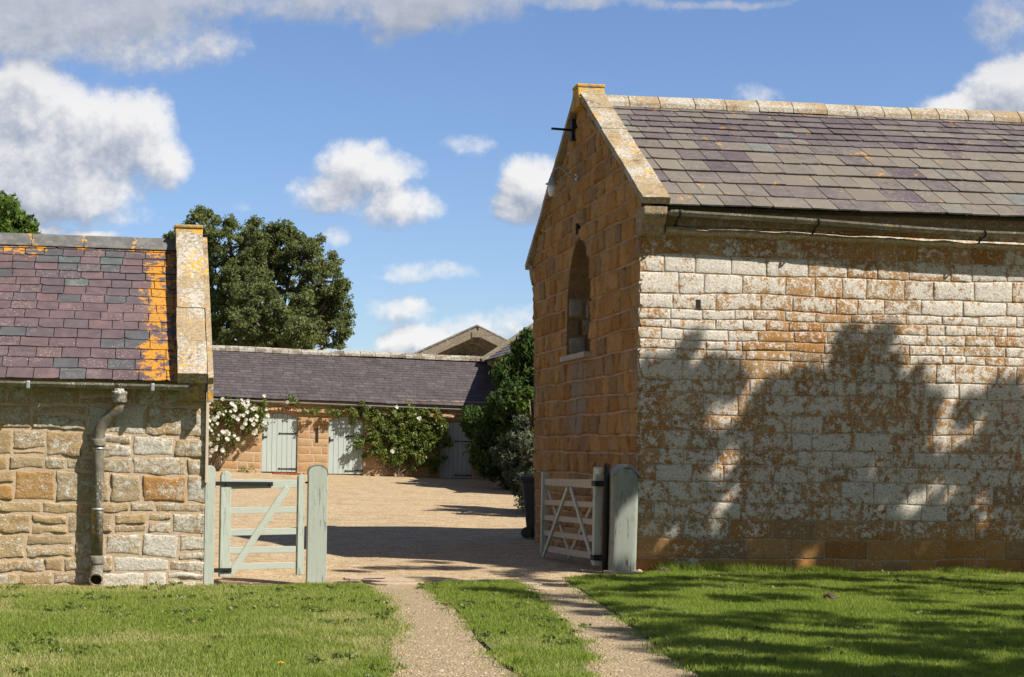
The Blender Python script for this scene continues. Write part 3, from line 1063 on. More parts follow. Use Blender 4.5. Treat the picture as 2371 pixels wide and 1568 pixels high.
# roof
ax, up_ = Vector((1, 0, 0)), Vector((0, APEX+.22, RIDGE_Z-EAVE_Z)).normalized()
nr = Vector((0, -up_.z, up_.y))
SL = math.hypot(APEX+.22, RIDGE_Z-EAVE_Z)
rows = np.array([62, 72, 70, 68, 68, 62, 44, 42, 41, 41, 42, 44.])
rows = list(rows/rows.sum()*(SL-.05))
roof = slates(105, 'roof', (.26, -.22, EAVE_Z), ax, up_, nr, BL, rows, (.26, .52), M['slate_mixed'], barn, .020, greys=lambda i, n: .62 if i < 6 else .2, gap=.006)
b = MB()
b.add([(.1, -.16, EAVE_Z-.01), (BL, -.16, EAVE_Z-.01), (BL, APEX, RIDGE_Z-.06), (.1, APEX, RIDGE_Z-.06), (BL, BW+.2, EAVE_Z-.02), (.1, BW+.2, EAVE_Z-.02)], [(0, 1, 2, 3), (3, 2, 4, 5)])
b.add([(.1, -.16, EAVE_Z-.04), (BL, -.16, EAVE_Z-.04), (BL, .02, EAVE_Z-.04), (.1, .02, EAVE_Z-.04)], [(0, 3, 2, 1)])
b.build('roof_slope', M['slate_dark'], barn)
# ridge stones
x = .28
k = 0
b = MB()
while x < BL:
    l = rnd.uniform(.42, .55)
    z = RIDGE_Z+.045+.02*noise.noise((x*.6, 1, 1))
    wd = .21
    prof = [(-wd, -.14), (-wd*.92, -.06), (-.07, .055), (0, .075), (.07, .055), (wd, -.10), (wd*.9, -.16), (0, -.02)]
    j = rnd.uniform(-.008, .008)
    b.prism(prof, lambda a, c: (x+.004, APEX+a, z+c+j), lambda a, c: (x+l-.004, APEX+a, z+c+j))
    x += l
for i in range(len(b.t)):
    b.t[i] = (rnd.random(), .6+.3*rnd.random(), 1)
b.build('ridge', M['ridge_stone'], roof, .008)


def coping(parent, name, x0, x1, pts, mat_, mats_top, lens, seed, thick=.10):
    """coping stones laid along a rake given by (y, z) pairs (lower end to upper end)"""
    r_ = random.Random(seed)
    b_ = MB()
    (ya, za), (yb, zb) = pts
    L = math.hypot(yb-ya, zb-za)
    d = Vector((0, (yb-ya)/L, (zb-za)/L))
    nn = Vector((0, -d.z, d.y)) if d.y > 0 else Vector((0, d.z, -d.y))
    s = 0
    while s < L-.02:
        l = min(r_.uniform(*lens), L-s)
        if L-(s+l) < .2:
            l = L-s
        jx, jn = r_.uniform(-.008, .008), r_.uniform(-.006, .008)
        ny, nxs = 5, 3
        vs, tn = [], []
        o = Vector((0, ya, za))
        for face in (1, 0):
            for i in range(ny+1):
                for k in range(nxs+1):
                    xx = x0+(x1-x0)*k/nxs+jx+.006*noise.noise((i*.9, k*2.1, s*3))
                    q_ = o+d*(s+.003+(l-.006)*i/ny)+nn*((thick+jn+.01*noise.noise((xx*7, (s+l*i/ny)*5, seed))) if face else 0.0)
                    vs.append((xx, q_.y, q_.z))
                    tn.append((r_.random()*.2+.3, .55+.22*noise.noise((xx*4, (s+l*i/ny)*1.5, seed+2)), 1))
        w = nxs+1
        h = (ny+1)*w
        fs = []
        for i in range(ny):
            for k in range(nxs):
                a_ = i*w+k
                fs += [(a_, a_+1, a_+w+1, a_+w), (h+a_, h+a_+w, h+a_+w+1, h+a_+1)]
        for i in range(ny):
            fs += [(i*w, (i+1)*w, h+(i+1)*w, h+i*w), (i*w+nxs, h+i*w+nxs, h+(i+1)*w+nxs, (i+1)*w+nxs)]
        for k in range(nxs):
            fs += [(k, h+k, h+k+1, k+1), (ny*w+k, ny*w+k+1, h+ny*w+k+1, h+ny*w+k)]
        b_.add(vs, fs, tn, 0)
        s += l
    return b_.build(name, mat_, parent)


CW0, CW1 = -.06, .30
s_ = (RIDGE_Z-EAVE_Z)/(APEX+.22)
coping(barn, 'coping', CW0, CW1, ((-.27, EAVE_Z-.0), (APEX, RIDGE_Z+.09)), M['coping'], None, (.6, 1.1), 4, .09)
coping(barn, 'coping', CW0-.02, CW1, ((BW+.30, EAVE_Z-.05), (APEX, RIDGE_Z+.09)), M['coping'], None, (.6, 1.1), 5, .09)
b = MB().prism([(-.27, -.17), (-.25, -.05), (-.20, .04), (-.16, .13), (.16, .13), (.20, .04), (.25, -.05), (.27, -.17)], lambda a, c: (CW0-.03, APEX+a, RIDGE_Z+.05+c), lambda a, c: (CW1+.02, APEX+a, RIDGE_Z+.05+c))
b.box((CW0-.04, APEX-.17, RIDGE_Z+.182), (CW1+.03, APEX+.17, RIDGE_Z+.235))
b.build('apex_stone', M['coping_orange'], barn, .015)
# kneelers
b = MB().prism([(-.25, 4.68), (-.25, 4.58), (-.20, 4.50), (-.13, 4.45), (-.12, 4.36), (-.05, 4.32), (.10, 4.28), (.10, 4.68)], lambda a, c: (-.035, a, c), lambda a, c: (.27, a, c))
b.build('kneeler', M['coping'], barn, .012)
b = MB().prism([(BW+.20, 4.70), (BW+.20, 4.62), (BW+.12, 4.5), (BW-.05, 4.34), (BW-.05, 4.70)], lambda a, c: (-.03, a, c), lambda a, c: (.27, a, c))
b.build('kneeler', M['coping'], barn, .012)
# wall plate course and ragged drip ledge under the gutter
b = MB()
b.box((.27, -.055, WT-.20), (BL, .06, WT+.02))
b.build('eaves_course', M['dark_shaded'], barn, .01)  # dark stone colour stands in for the shadow under the gutter
b = MB()
n = 150
vs = []
for i in range(n+1):
    x = .30+(BL-.3)*i/n
    z = 4.40-.015*x+.018*noise.noise((x*1.7, 0, 0))
    pr = .13+.05*noise.noise((x*3.1, 2, 0))+.02*noise.noise((x*13, 2, 0))
    if x < .9:
        pr *= .75
    vs += [(x, .0, z+.07), (x, -pr*.6, z+.045), (x, -pr, z+.012*noise.noise((x*15, 5, 0))), (x, -pr*.85, z-.03), (x, .0, z-.05)]
fs = []
for i in range(n):
    for k in range(4):
        fs.append((i*5+k, i*5+k+1, i*5+k+6, i*5+k+5))
b.add(vs, fs, (.3, .45, .8))
b.build('drip_ledge', M['buff'], barn)
# gutter: half round with joints, falling towards the right
b = MB()
GP = [(.30, 0), (2.3, -.055), (3.4, -.105), (4.4, -.135), (7, -.15), (BL, -.17)]


def gut(x):
    for (xa, za), (xb, zb) in zip(GP, GP[1:]):
        if xa <= x <= xb:
            return za+(zb-za)*(x-xa)/(xb-xa)
    return GP[-1][1]


def half_gutter(b, x0, x1, zf, y, r, step=.25):
    n = max(2, int((x1-x0)/step))
    vs, fs = [], []
    K = 9
    for i in range(n+1):
        x = x0+(x1-x0)*i/n
        z = zf(x)
        for rr in (r, r*.86):
            for k in range(K):
                a = math.pi*k/(K-1)
                vs.append((x, y-rr*math.cos(a), z-rr*math.sin(a)))
    w = 2*K
    for i in range(n):
        for k in range(K-1):
            fs.append((i*w+k, i*w+k+1, (i+1)*w+k+1, (i+1)*w+k))
            fs.append((i*w+K+k, (i+1)*w+K+k, (i+1)*w+K+k+1, i*w+K+k+1))
        for k in (0, K-1):
            fs.append((i*w+k, (i+1)*w+k, (i+1)*w+K+k, i*w+K+k))
    for e in (0, n):
        fs.append(tuple(e*w+k for k in range(K)))
    b.add(vs, fs, (.5, .5, .5), 0, False)


half_gutter(b, .30, BL, lambda x: 4.625+gut(x), -.245, .066)
for xj in (.34, 1.95, 3.35, 5.6, 7.9):
    half_gutter(b, xj, xj+.12, lambda x: 4.628+gut(x), -.245, .074)
gt = b.build('gutter', M['gutter'], barn)
for xb in (.42, 2.25, 4.5, 6.9):
    bb = MB()
    z = 4.625+gut(xb)
    bb.tube([(xb, -.32, z+.01), (xb, -.33, z-.04), (xb, -.30, z-.075), (xb, -.245, z-.085), (xb, -.18, z-.10), (xb, -.10, z-.16), (xb, -.04, z-.19), (xb, .0, z-.20)], .012, 6)
    bb.build('bracket', M['iron'], gt)
# iron rod and its plate near the apex
b = MB()
pl = (barn.matrix_basis.inverted() @ at(1331, 262, 25.15))
b.box((-.06, APEX+.32, 6.28), (.02, APEX+.46, 6.60))
ir = b.build('iron_plate', M['iron'], barn, .006)
MB().tube([(-.04, APEX+.39, 6.44), (-.36, APEX+.41, 6.455)], .019, 8).build('iron_rod', M['iron'], ir)
# slots: above the arch and in the long wall
MB().box((.74, -.012, 3.40), (.80, .02, 3.52)).build('putlog_hole', M['dark_void'], barn)
MB().box((-.035, HC+.06, HT+.10), (.02, HC+.13, HT+.26)).build('putlog_hole', M['dark_void'], barn)

# wall lamp on a swan neck
lp = thing('wall_lamp', 'galvanised swan-neck lamp with glass jar on the barn gable', 'lamp', barn.matrix_basis @ Vector((0, 3.75, 5.62)), PHI)
MB().tube([(.04, 0, .06), (-.07, .0, .065), (-.14, 0, .09), (-.22, 0, .17), (-.29, 0, .20), (-.36, 0, .16), (-.39, 0, .08), (-.39, 0, .02)], .014, 8).build('arm', M['galv'], lp)
MB().tube([(.05, 0, .06), (-.03, 0, .06)], .05, 12).build('rose', M['galv'], lp)
MB().tube([(-.39, 0, .06), (-.39, 0, .03), (-.39, 0, -.03), (-.39, 0, -.05), (-.39, 0, -.06)], [.02, .045, .06, .10, .10], 14).build('cap', M['galv'], lp)
MB().tube([(-.39, 0, -.06), (-.39, 0, -.16), (-.39, 0, -.22), (-.39, 0, -.245)], [.062, .062, .05, .02], 14).build('glass_jar', M['glass'], lp)
l2 = thing('wall_lamp', 'small dark lamp inside the arched gable opening', 'lamp', p_lamp, PHI)
MB().tube([(0, -.03, 0), (0, .1, .02)], .012, 8).build('arm', M['iron'], l2)
MB().tube([(0, .12, .05), (0, .12, .02), (0, .12, -.05)], [.02, .05, .13], 14).build('lamp_shade', M['iron'], l2)
MB().tube([(0, .12, -.03), (0, .12, -.09)], [.05, .03], 10).build('bulb', M['glass'], l2)

# ------------------------------------------------------------------ left-hand building
PSI = math.radians(8.5)
LX, LY = at(470, 1357, 17.85)[:2]
left = thing('stone_outbuilding', 'low buff stone building with purple slate roof streaked with orange lichen', 'building', (LX, LY, 0), PSI)
LW, LL = 4.8, 7.0
E_Z, R_Z, HWID = 2.21, 3.97, 2.4


def cov_left(x, z):
    return .40+.34*noise.noise((x*.9, z*.9, 8))+.18*(1-sst(z, .1, .9))+.08*sst(x, -1.5, -.4)


v, q, t = stones(201, -LL, .0, -.1, 2.16, (.15, .30), (.20, .60), .022, bulge=.0, rough=.012, cover=cov_left, flush=(False, True), split=.18, edge_w=.014, res=.035, wav=.04, joints=1.6, rim=.010, crag=1.7, relief=.6,
                 heights=[.22, .17, .26, .22, .15, .29, .17, .25, .30, .20])
fr_ = (np.stack([v[:, 0], -v[:, 2], v[:, 1]], -1), q, t)
core = MB()
core.add([(-LL, .006, -.2), (0, .006, -.2), (0, .006, 2.25), (-LL, .006, 2.25)], [(0, 1, 2, 3)])
core.add([(-.02, 0, -.2), (-.02, LW, -.2), (-.02, LW, 2.2), (-.02, HWID, R_Z), (-.02, 0, 2.3)], [(0, 1, 2, 4), (4, 2, 3)])
core.add([(-LL, LW, -.2), (0, LW, -.2), (0, LW, 2.2), (-LL, LW, 2.2)], [(3, 2, 1, 0)])
core.add([(-LL, 0, -.2), (-LL, LW, -.2), (-LL, LW, 2.2), (-LL, 0, 2.2)], [(3, 2, 1, 0)])
wall_object('wall', [fr_], core, [M['buff'], M['mortar_buff']], left)
up2 = Vector((0, HWID+.2, R_Z-E_Z)).normalized()
nr2 = Vector((0, -up2.z, up2.y))
SL2 = math.hypot(HWID+.2, R_Z-E_Z)
rows = np.linspace(1.12, .88, 16)
rows = list(rows/rows.sum()*(SL2-.03))
roof2 = slates(205, 'roof', (-LL, -.20, E_Z), (1, 0, 0), up2, nr2, LL-.27, rows, (.265, .32), M['slate_purple'], left, .011, greys=lambda i, n: .38)
b = MB()
b.add([(-LL, -.15, E_Z-.005), (-.2, -.15, E_Z-.005), (-.2, HWID, R_Z-.05), (-LL, HWID, R_Z-.05), (-.2, LW+.2, E_Z-.02), (-LL, LW+.2, E_Z-.02)], [(0, 1, 2, 3), (3, 2, 4, 5)])
b.build('roof_slope', M['slate_dark'], left)
b = MB()
x = -LL
while x < -.32:
    l = min(.62, -.30-x)
    z = R_Z+.04+.008*noise.noise((x, 3, 3))
    prof = [(-.17, -.115), (-.165, -.10), (-.03, .035), (0, .05), (.03, .035), (.17, -.12), (.0, -.03)]
    b.prism(prof, lambda a, c: (x+.003, HWID+a, z+c), lambda a, c: (x+l-.003, HWID+a, z+c))
    x += l


def ridge_left(t):
    o = t.obj()
    nn = t.noise(o, 8, 6, .7)
    c = t.mix(t.step(nn, .35, .65), (.085, .085, .082), (.145, .142, .135))
    x_, y_, z_ = t.xyz(o)
    per = t.m('ABSOLUTE', t.m('SUBTRACT', t.m('FRACT', t.m('DIVIDE', t.m('ADD', x_, LL), .62)), .5))   # the joints, where lichen sits
    om = t.step(t.m('ADD', t.m('MULTIPLY', t.noise(o, 13, 5, .65), 1.0), t.m('MULTIPLY', per, .9)), .955, .985)
    c = t.mix(om, c, (.5, .24, .02))
    return pbr(t, c, .8, t.bump(nn, .4, .006))


M['ridge_tile'] = mat('grey_ridge_tile', ridge_left)
b.build('ridge', M['ridge_tile'], roof2, .004)
coping(left, 'coping', -.315, .0, ((-.26, E_Z-.02), (HWID-.1, R_Z+.06)), M['coping'], None, (.55, .8), 9, .13)
coping(left, 'coping', -.315, .0, ((LW+.2, E_Z-.02), (HWID+.1, R_Z+.06)), M['coping'], None, (.55, .8), 10, .13)
b = MB().prism([(-.27, -.02), (-.22, .12), (-.17, .245), (.17, .245), (.22, .12), (.27, -.02)], lambda a, c: (-.325, HWID+a, R_Z-.04+c), lambda a, c: (.006, HWID+a, R_Z-.04+c))
b.box((-.335, HWID-.19, R_Z+.204), (.012, HWID+.19, R_Z+.245))
b.build('apex_stone', M['coping_orange'], left, .012)
b = MB().prism([(-.21, 2.215), (-.20, 2.12), (-.15, 2.06), (-.14, 2.02), (.05, 1.985), (.05, 2.215)], lambda a, c: (-.30, a, c), lambda a, c: (-.012, a, c))
b.build('kneeler', M['coping'], left, .012)
# pale strip added for the sunlit sliver of the gable end
b = MB().prism([(-.02, 1.12), (.04, 1.12), (.04, 2.21), (-.02, 2.21)], lambda a, c: (.0, a-.03, c), lambda a, c: (.032, a-.03, c))
b.build('sunlit_gable_edge', M['sunlit_edge'], left, .004)
b = MB()
b.beam((.036, -.24, E_Z-.02), (.036, HWID, R_Z+.05), .06, .16)
b.beam((.036, -.19, 2.20), (.036, -.19, 1.99), .06, .10, up=(0, 1, 0))
b.build('verge_board', M['coping'], left, .004)
b = MB()
half_gutter(b, -LL, -.20, lambda x: 2.17-.004*x*.5, -.215, .058)
for xj in (-2.95, -1.33, -.98):
    half_gutter(b, xj, xj+(.46 if xj == -1.33 else .05), lambda x: 2.172-.002*x, -.215, .064)
gl = b.build('gutter', M['gutter'], left)
for xb in (-1.88, -.58, -3.3):
    MB().box((xb-.02, -.29, 2.095), (xb+.02, -.10, 2.18)).build('bracket', M['galv'], gl, .01)
# downpipe with swan neck, collars and shoe
dpx0, dpx1 = -.93, -1.14
b = MB()
path = [(dpx0, -.215, 2.12), (dpx0, -.215, 2.02), (dpx0, -.215, 1.96), (dpx0-.02, -.205, 1.90), (dpx0-.07, -.17, 1.845), (dpx1+.06, -.14, 1.755), (dpx1+.01, -.115, 1.68), (dpx1, -.11, 1.58), (dpx1, -.11, 1.5), (dpx1, -.11, .30)]
b.tube(path, .062, 16)
dp = b.build('downpipe', M['pipe'], left)
for z0, z1, r0 in ((1.50, 1.58, .078), (.24, .33, .078)):
    MB().tube([(dpx1, -.11, z0), (dpx1, -.11, z0+.012), (dpx1, -.11, z1-.02), (dpx1, -.11, z1)], [r0*.96, r0, r0, r0*.9], 16).build('collar', M['pipe'], dp)
MB().tube([(dpx0, -.215, 1.965), (dpx0, -.215, 1.985), (dpx0, -.215, 2.05), (dpx0, -.215, 2.06), (dpx0, -.215, 2.09)], [.078, .084, .078, .086, .084], 16).build('collar', M['pipe'], dp)
for z in (1.465, .815):
    MB().tube([(dpx1, -.11, z), (dpx1, -.11, z+.022)], .066, 16).build('clip', M['galv'], dp)
b = MB()
b.tube([(dpx1, -.11, .30), (dpx1, -.112, .20), (dpx1, -.13, .13), (dpx1, -.20, .085), (dpx1, -.23, .075)], [.066, .068, .07, .072, .072], 14, cap=False)
b.tube([(dpx1, -.2305, .075), (dpx1, -.20, .085), (dpx1, -.13, .13)], [.060, .060, .058], 14, cap=False)
b.tube([(dpx1, -.229, .075), (dpx1, -.2305, .075)], [.0725, .060], 14, cap=False)
sh = b.build('shoe', M['pipe'], dp)
MB().tube([(dpx1, -.19, .09), (dpx1, -.188, .09)], .06, 12).build('outlet', M['dark_void'], sh)

# ------------------------------------------------------------------ stable range across the yard
D1 = at(646, 1094, 53.1)
D3 = at(1055, 1109, 54.7)
TH = math.atan2(D3.y-D1.y, D3.x-D1.x)
rng_ = thing('stable_range', 'long low stone stable range with dark slate roof and three sage green arched doors', 'stables', (D1.x, D1.y, .66), TH)
inv = Matrix.Rotation(-TH, 4, 'Z') @ Matrix.Translation((-D1.x, -D1.y, -.66))


def on_range(px, py, off=0.0):
    """local (x, z) on the range's front wall for a spot of the photograph"""
    o = Vector((0, 0, EYE))
    d = at(px, py, 1.0)-o
    n_ = Vector((math.sin(TH), -math.cos(TH), 0))
    s = ((D1+n_*off)-o).dot(n_)/d.dot(n_)
    p = inv @ (o+d*s)
    return p.x, p.z


RX0, RX1 = -9.0, 7.9
SLP = -.0125


def ztop(x):
    return 2.36+SLP*(x)


def eav(x):
    return ztop(x)


doors = []
for (xa, xb, yt, yb) in ((605, 688, 956.6, 1094), (759.4, 841.5, 965, 1099), (1017, 1092, 977, 1109)):
    (x0, z0), (x1, _), (_, z1) = on_range(xa, yb), on_range(xb, yb), on_range((xa+xb)/2, yt)
    doors.append((x0, x1, z0, z1))


def multi_hole_wall():
    out = []
    segs, x = [], RX0
    holes = []
    for (x0, x1, z0, z1) in doors:
        holes.append((x0, x1))
    # between the doors: full height; above each door: courses over the arch
    xs_ = [RX0]+[c for h in holes for c in h]+[RX1]
    for i in range(0, len(xs_), 2):
        v, q, t = stones(300+i, xs_[i], xs_[i+1], -.5, 2.45, (.20, .32), (.28, .66), .022, bulge=.0, rough=.008, edge_w=.012, res=.10, wav=.025, cover=lambda a, c: .35, split=.16, rim=.006, joints=.8, crag=1.6, relief=.4)
        out.append((np.stack([v[:, 0], -v[:, 2], v[:, 1]], -1), q, t))
    for i, (x0, x1, z0, z1) in enumerate(doors):
        c, hw = (x0+x1)/2, (x1-x0)/2
        sag = .16
        arc = lambda a, c=c, hw=hw, z1=z1: z1+.012-sag*((a-c)/hw)**2
        # voussoirs over the arch, then a course up to the eave
        n = 9
        V_, Q_, T_ = [], [], []
        for k in range(n):
            a0, a1 = x0+(x1-x0)*k/n+.008, x0+(x1-x0)*(k+1)/n-.008
            o = len(V_)
            hue = rnd.random()
            for a in (a0, (a0+a1)/2, a1):
                for (zz, dd) in ((arc(a), -.01), (arc(a)+.02, .012), (arc(a)+.19, .014), (arc(a)+.205, -.01)):
                    V_.append((a+(a-c)*.06*(zz-arc(a)), -dd, zz))
                    T_.append((hue, .3, .6))
            for a in range(2):
                for bq in range(3):
                    Q_.append((o+a*4+bq, o+a*4+4+bq, o+a*4+5+bq, o+a*4+1+bq))
        out.append((np.array(V_), np.array(Q_), np.array(T_)))
        v, q, t = stones(340+i, x0, x1, z1+.06, 2.45, (.2, .3), (.3, .5), .022, bulge=.012, rough=.014, edge_w=.03, res=.14, cover=lambda a, c: .35)
        v[:, 1] = np.maximum(v[:, 1], np.array([arc(a)+.215 for a in v[:, 0]]))
        out.append((np.stack([v[:, 0], -v[:, 2], v[:, 1]], -1), q, t))
    return out


core = MB()
prev = RX0
for (x0, x1, z0, z1) in doors+[(RX1, RX1, 0, 0)]:
    core.add([(prev, .004, -.6), (x0, .004, -.6), (x0, .004, 2.4), (prev, .004, 2.4)], [(0, 1, 2, 3)])
    if x1 > x0:
        c, hw, n = (x0+x1)/2, (x1-x0)/2, 10
        for k in range(n):
            a0, a1 = x0+(x1-x0)*k/n, x0+(x1-x0)*(k+1)/n
            f_ = lambda a: z1+.012-.16*((a-c)/hw)**2
            core.add([(a0, .010, f_(a0)), (a1, .010, f_(a1)), (a1, .010, 2.4), (a0, .010, 2.4)], [(0, 1, 2, 3)])
            core.add([(a0, .010, f_(a0)), (a1, .010, f_(a1)), (a1, .22, f_(a1)), (a0, .22, f_(a0))], [(3, 2, 1, 0)])
        core.add([(x0, .01, -.6), (x0, .22, -.6), (x0, .22, 2.2), (x0, .01, 2.2)], [(0, 1, 2, 3)])
        core.add([(x1, .01, -.6), (x1, .22, -.6), (x1, .22, 2.2), (x1, .01, 2.2)], [(3, 2, 1, 0)])
        core.add([(x0, .2, -.6), (x1, .2, -.6), (x1, .2, 2.4), (x0, .2, 2.4)], [(0, 1, 2, 3)])
    prev = x1
core.add([(RX0, 5, -.6), (RX1, 5, -.6), (RX1, 5, 2.4), (RX0, 5, 2.4)], [(3, 2, 1, 0)])
core.add([(RX1, 0, -.6), (RX1, 5, -.6), (RX1, 5, 2.4), (RX1, 2.5, 4.0), (RX1, 0, 2.4)], [(0, 1, 2, 4), (4, 2, 3)])
wall_object('wall', multi_hole_wall(), core, [M['yard_stone'], M['mortar_buff']], rng_)
for di, (x0, x1, z0, z1) in enumerate(doors):
    c, hw, n = (x0+x1)/2, (x1-x0)/2, 7
    b = MB()
    for k in range(n):
        a0, a1 = x0+.012+(x1-x0-.024)*k/n+.005, x0+.012+(x1-x0-.024)*(k+1)/n-.005
        f_ = lambda a: z1-.006-.16*((a-c)/hw)**2
        dj = rnd.uniform(-.003, .003)
        b.add([(a0, .05+dj, z0+.03), (a1, .05+dj, z0+.03), (a1, .05+dj, f_(a1)), ((a0+a1)/2, .05+dj, f_((a0+a1)/2)), (a0, .05+dj, f_(a0)),
               (a0, .09, z0+.03), (a1, .09, z0+.03), (a1, .09, f_(a1)), ((a0+a1)/2, .09, f_((a0+a1)/2)), (a0, .09, f_(a0))],
              [(0, 1, 2, 3, 4), (9, 8, 7, 6, 5), (0, 5, 6, 1), (1, 6, 7, 2), (2, 7, 8, 3), (3, 8, 9, 4), (4, 9, 5, 0)])
    b.add([(x0, .085, z0+.02), (x1, .085, z0+.02), (x1, .085, z1-.16), (x0, .085, z1-.16)], [(0, 1, 2, 3)])
    d = b.build('door', M['sage_door'], rng_)
    for hz in (z0+.13, z0+(z1-z0)*.66):
        hb = MB()
        hb.beam((x1+.02, .035, hz), (x0+(x1-x0)*.50, .035, hz), .018, .042, h2=.022)
        hb.tube([(x0+(x1-x0)*.50, .044, hz), (x0+(x1-x0)*.50, .026, hz)], .03, 8)
        hb.tube([(x1+.02, .030, hz-.04), (x1+.02, .030, hz+.04)], .022, 8)
        hb.build('hinge', M['iron'], d)
    if di < 2:
        hb = MB()
        zl = z0+(z1-z0)*.60
        hb.beam((x0-.06, .015, zl), (x0+.19, .03, zl), .02, .028)
        hb.beam((x0+.05, .03, zl-.09), (x0+.05, .03, zl+.10), .02, .03, up=(1, 0, 0))
        hb.build('bolt', M['iron'], d)
for (xa, ya, xb, yb) in ((731.3, 991, 736.6, 1024), (523.5, 985, 527, 1003), (-200, 991, -194, 1024)):
    (x0, z1), (x1, z0) = on_range(xa, ya), on_range(xb, yb)
    if x0 > RX0:
        MB().box((x0, -.026, z0), (x1, .01, z1)).build('vent_slit', M['dark_void'], rng_)
HR = 2.6
RZ = 4.06
up3 = Vector((0, HR+.2, RZ-2.36)).normalized()
nr3 = Vector((0, -up3.z, up3.y))
SL3 = math.hypot(HR+.2, RZ-2.36)
rows = np.linspace(1.25, .85, 19)
rows = list(rows/rows.sum()*(SL3-.03))
axr = Vector((1, 0, SLP)).normalized()
roof3 = slates(305, 'roof', (RX0, -.2, 2.36+SLP*RX0), axr, up3, nr3, RX1-RX0, rows, (.25, .46), M['slate_dark'], rng_, .010, greys=lambda i, n: .30)
b = MB().add([(RX0, -.17, 2.36+SLP*RX0-.012), (RX1, -.17, 2.36+SLP*RX1-.012), (RX1, HR, RZ-.04+SLP*RX1), (RX0, HR, RZ-.04+SLP*RX0), (RX1, 5.2, 2.3), (RX0, 5.2, 2.4)], [(0, 1, 2, 3), (3, 2, 4, 5)])
b.build('roof_slope', M['slate_dark'], rng_)
b = MB()
x = RX0
while x < RX1:
    l = rnd.uniform(.4, .6)
    z = RZ+.05+SLP*x*.6+.02*noise.noise((x*.4, 0, 9))
    b.prism([(-.19, -.13), (-.17, -.03), (-.06, .06), (.06, .06), (.19, -.12), (0, -.03)], lambda a, c: (x+.004, HR+a, z+c), lambda a, c: (x+l-.004, HR+a, z+c))
    x += l
for i in range(len(b.t)):
    b.t[i] = (rnd.random(), .5+.4*rnd.random(), 1)
b.build('ridge', M['range_ridge'], roof3, .01)
b = MB()
half_gutter(b, RX0, RX1-.6, lambda x: 2.28+SLP*x*1.35, -.26, .055)
b.build('gutter', M['gutter_grey'], rng_)
b = MB().box((RX0, -.10, 2.22), (RX1, .02, 2.335))
b.build('eaves_course', M['yard_stone'], rng_)
# brick sill in front of the first door
o_ = ground_at(662, 1103.5, .62)
st = MB()
for k in range(9):
    st.box((-.5+k*.112, -.10, -.06), (-.5+k*.112+.104, .10, .035), (rnd.random(), .2, 1))
o = st.build('doorstep', M['brick'], None, .006, loc=(D1.x+.35, D1.y-.75, float(gz(D1.x, D1.y-.75))))
o.rotation_euler = (0, 0, TH)
tag(o, 'low red brick step on the gravel before the first stable door', 'doorstep')

# ------------------------------------------------------------------ side range and far open barn
side = thing('slate_roofed_range', 'tall slate roofed range half hidden behind the wisteria', 'building', (3.3, 57, .5), math.radians(8.1))
b = MB()
SX, SZ, RXS, RZS, YA, YB = 0.0, 4.1, 4.0, 6.85, -14.5, .3
core = MB()
core.add([(.3, YA+.2, -.6), (.3, YB, -.6), (.3, YB, SZ), (.3, YA+.2, SZ)], [(3, 2, 1, 0)])
core.add([(.3, YA+.2, -.6), (2*RXS-.3, YA+.2, -.6), (2*RXS-.3, YA+.2, SZ), (RXS, YA+.2, RZS-.1), (.3, YA+.2, SZ)], [(0, 1, 2, 4), (4, 2, 3)])
core.add([(.3, YB, -.6), (2*RXS-.3, YB, -.6), (2*RXS-.3, YB, SZ), (RXS, YB, RZS-.1), (.3, YB, SZ)], [(4, 2, 1, 0), (3, 2, 4)])
v, q, t = stones(401, YA+.2, YB, -.5, SZ, (.24, .34), (.4, .8), .02, res=.2, cover=lambda a, c: .3)
wall_object('wall', [(np.stack([.29-v[:, 2], v[:, 0], v[:, 1]], -1), q[:, ::-1], t)], core, [M['yard_stone'], M['mortar_buff']], side)
upS = Vector((RXS, 0, RZS-SZ)).normalized()
nrS = Vector((-upS.z, 0, upS.x))
SLS = math.hypot(RXS, RZS-SZ)
slates(405, 'roof', (SX, YB, SZ), (0, -1, 0), upS, nrS, YB-YA, [SLS/20]*20, (.3, .5), M['slate_mixed'], side, .014, greys=lambda i, n: .5)
b = MB().add([(SX+.02, YA+.05, SZ-.015), (SX+.02, YB-.05, SZ-.015), (RXS, YB-.05, RZS-.03), (RXS, YA+.05, RZS-.03), (2*RXS, YB-.05, SZ), (2*RXS, YA+.05, SZ)], [(3, 2, 1, 0), (5, 4, 2, 3)])
b.build('roof_slope', M['slate_dark'], side)
for yy in (YB-.1, YA+.1):
    MB().beam((SX-.1, yy, SZ+.0), (RXS, yy, RZS+.07), .34, .16).build('coping', M['concrete'], side, .01)

ob = thing('open_barn', 'open-fronted farm shed with shallow sheeted roof on a concrete frame', 'shed', (at(1105, 760, 74).x, 74, .7))
AZ = at(1105, 757, 74).z-.7
lx, lz = at(952, 826, 74).x-at(1105, 760, 74).x, at(952, 826, 74).z-.7
rx = -lx
b = MB()
n = 46
for sx in (-1, 1):
    ex = lx*1.55*sx*(-1) if sx > 0 else lx*1.55
    ez = AZ+(lz-AZ)*1.55
    # corrugated sheet: waves along the depth
    vs, fs = [], []
    nn = 70
    for j in range(nn+1):
        y = .10+13.9*j/nn
        wv = .035*math.sin(j*1.9)
        for (xx, zz) in ((0, AZ+.10), (ex, ez+.10), (0, AZ+.04), (ex, ez+.04)):
            vs.append((xx, y, zz+wv))
    for j in range(nn):
        fs += [(j*4, j*4+1, j*4+5, j*4+4), (j*4+2, j*4+6, j*4+7, j*4+3)]
    fs.append((0, 2, 3, 1))
    b.add(vs, fs)
rf = b.build('roof', M['asbestos'], ob)
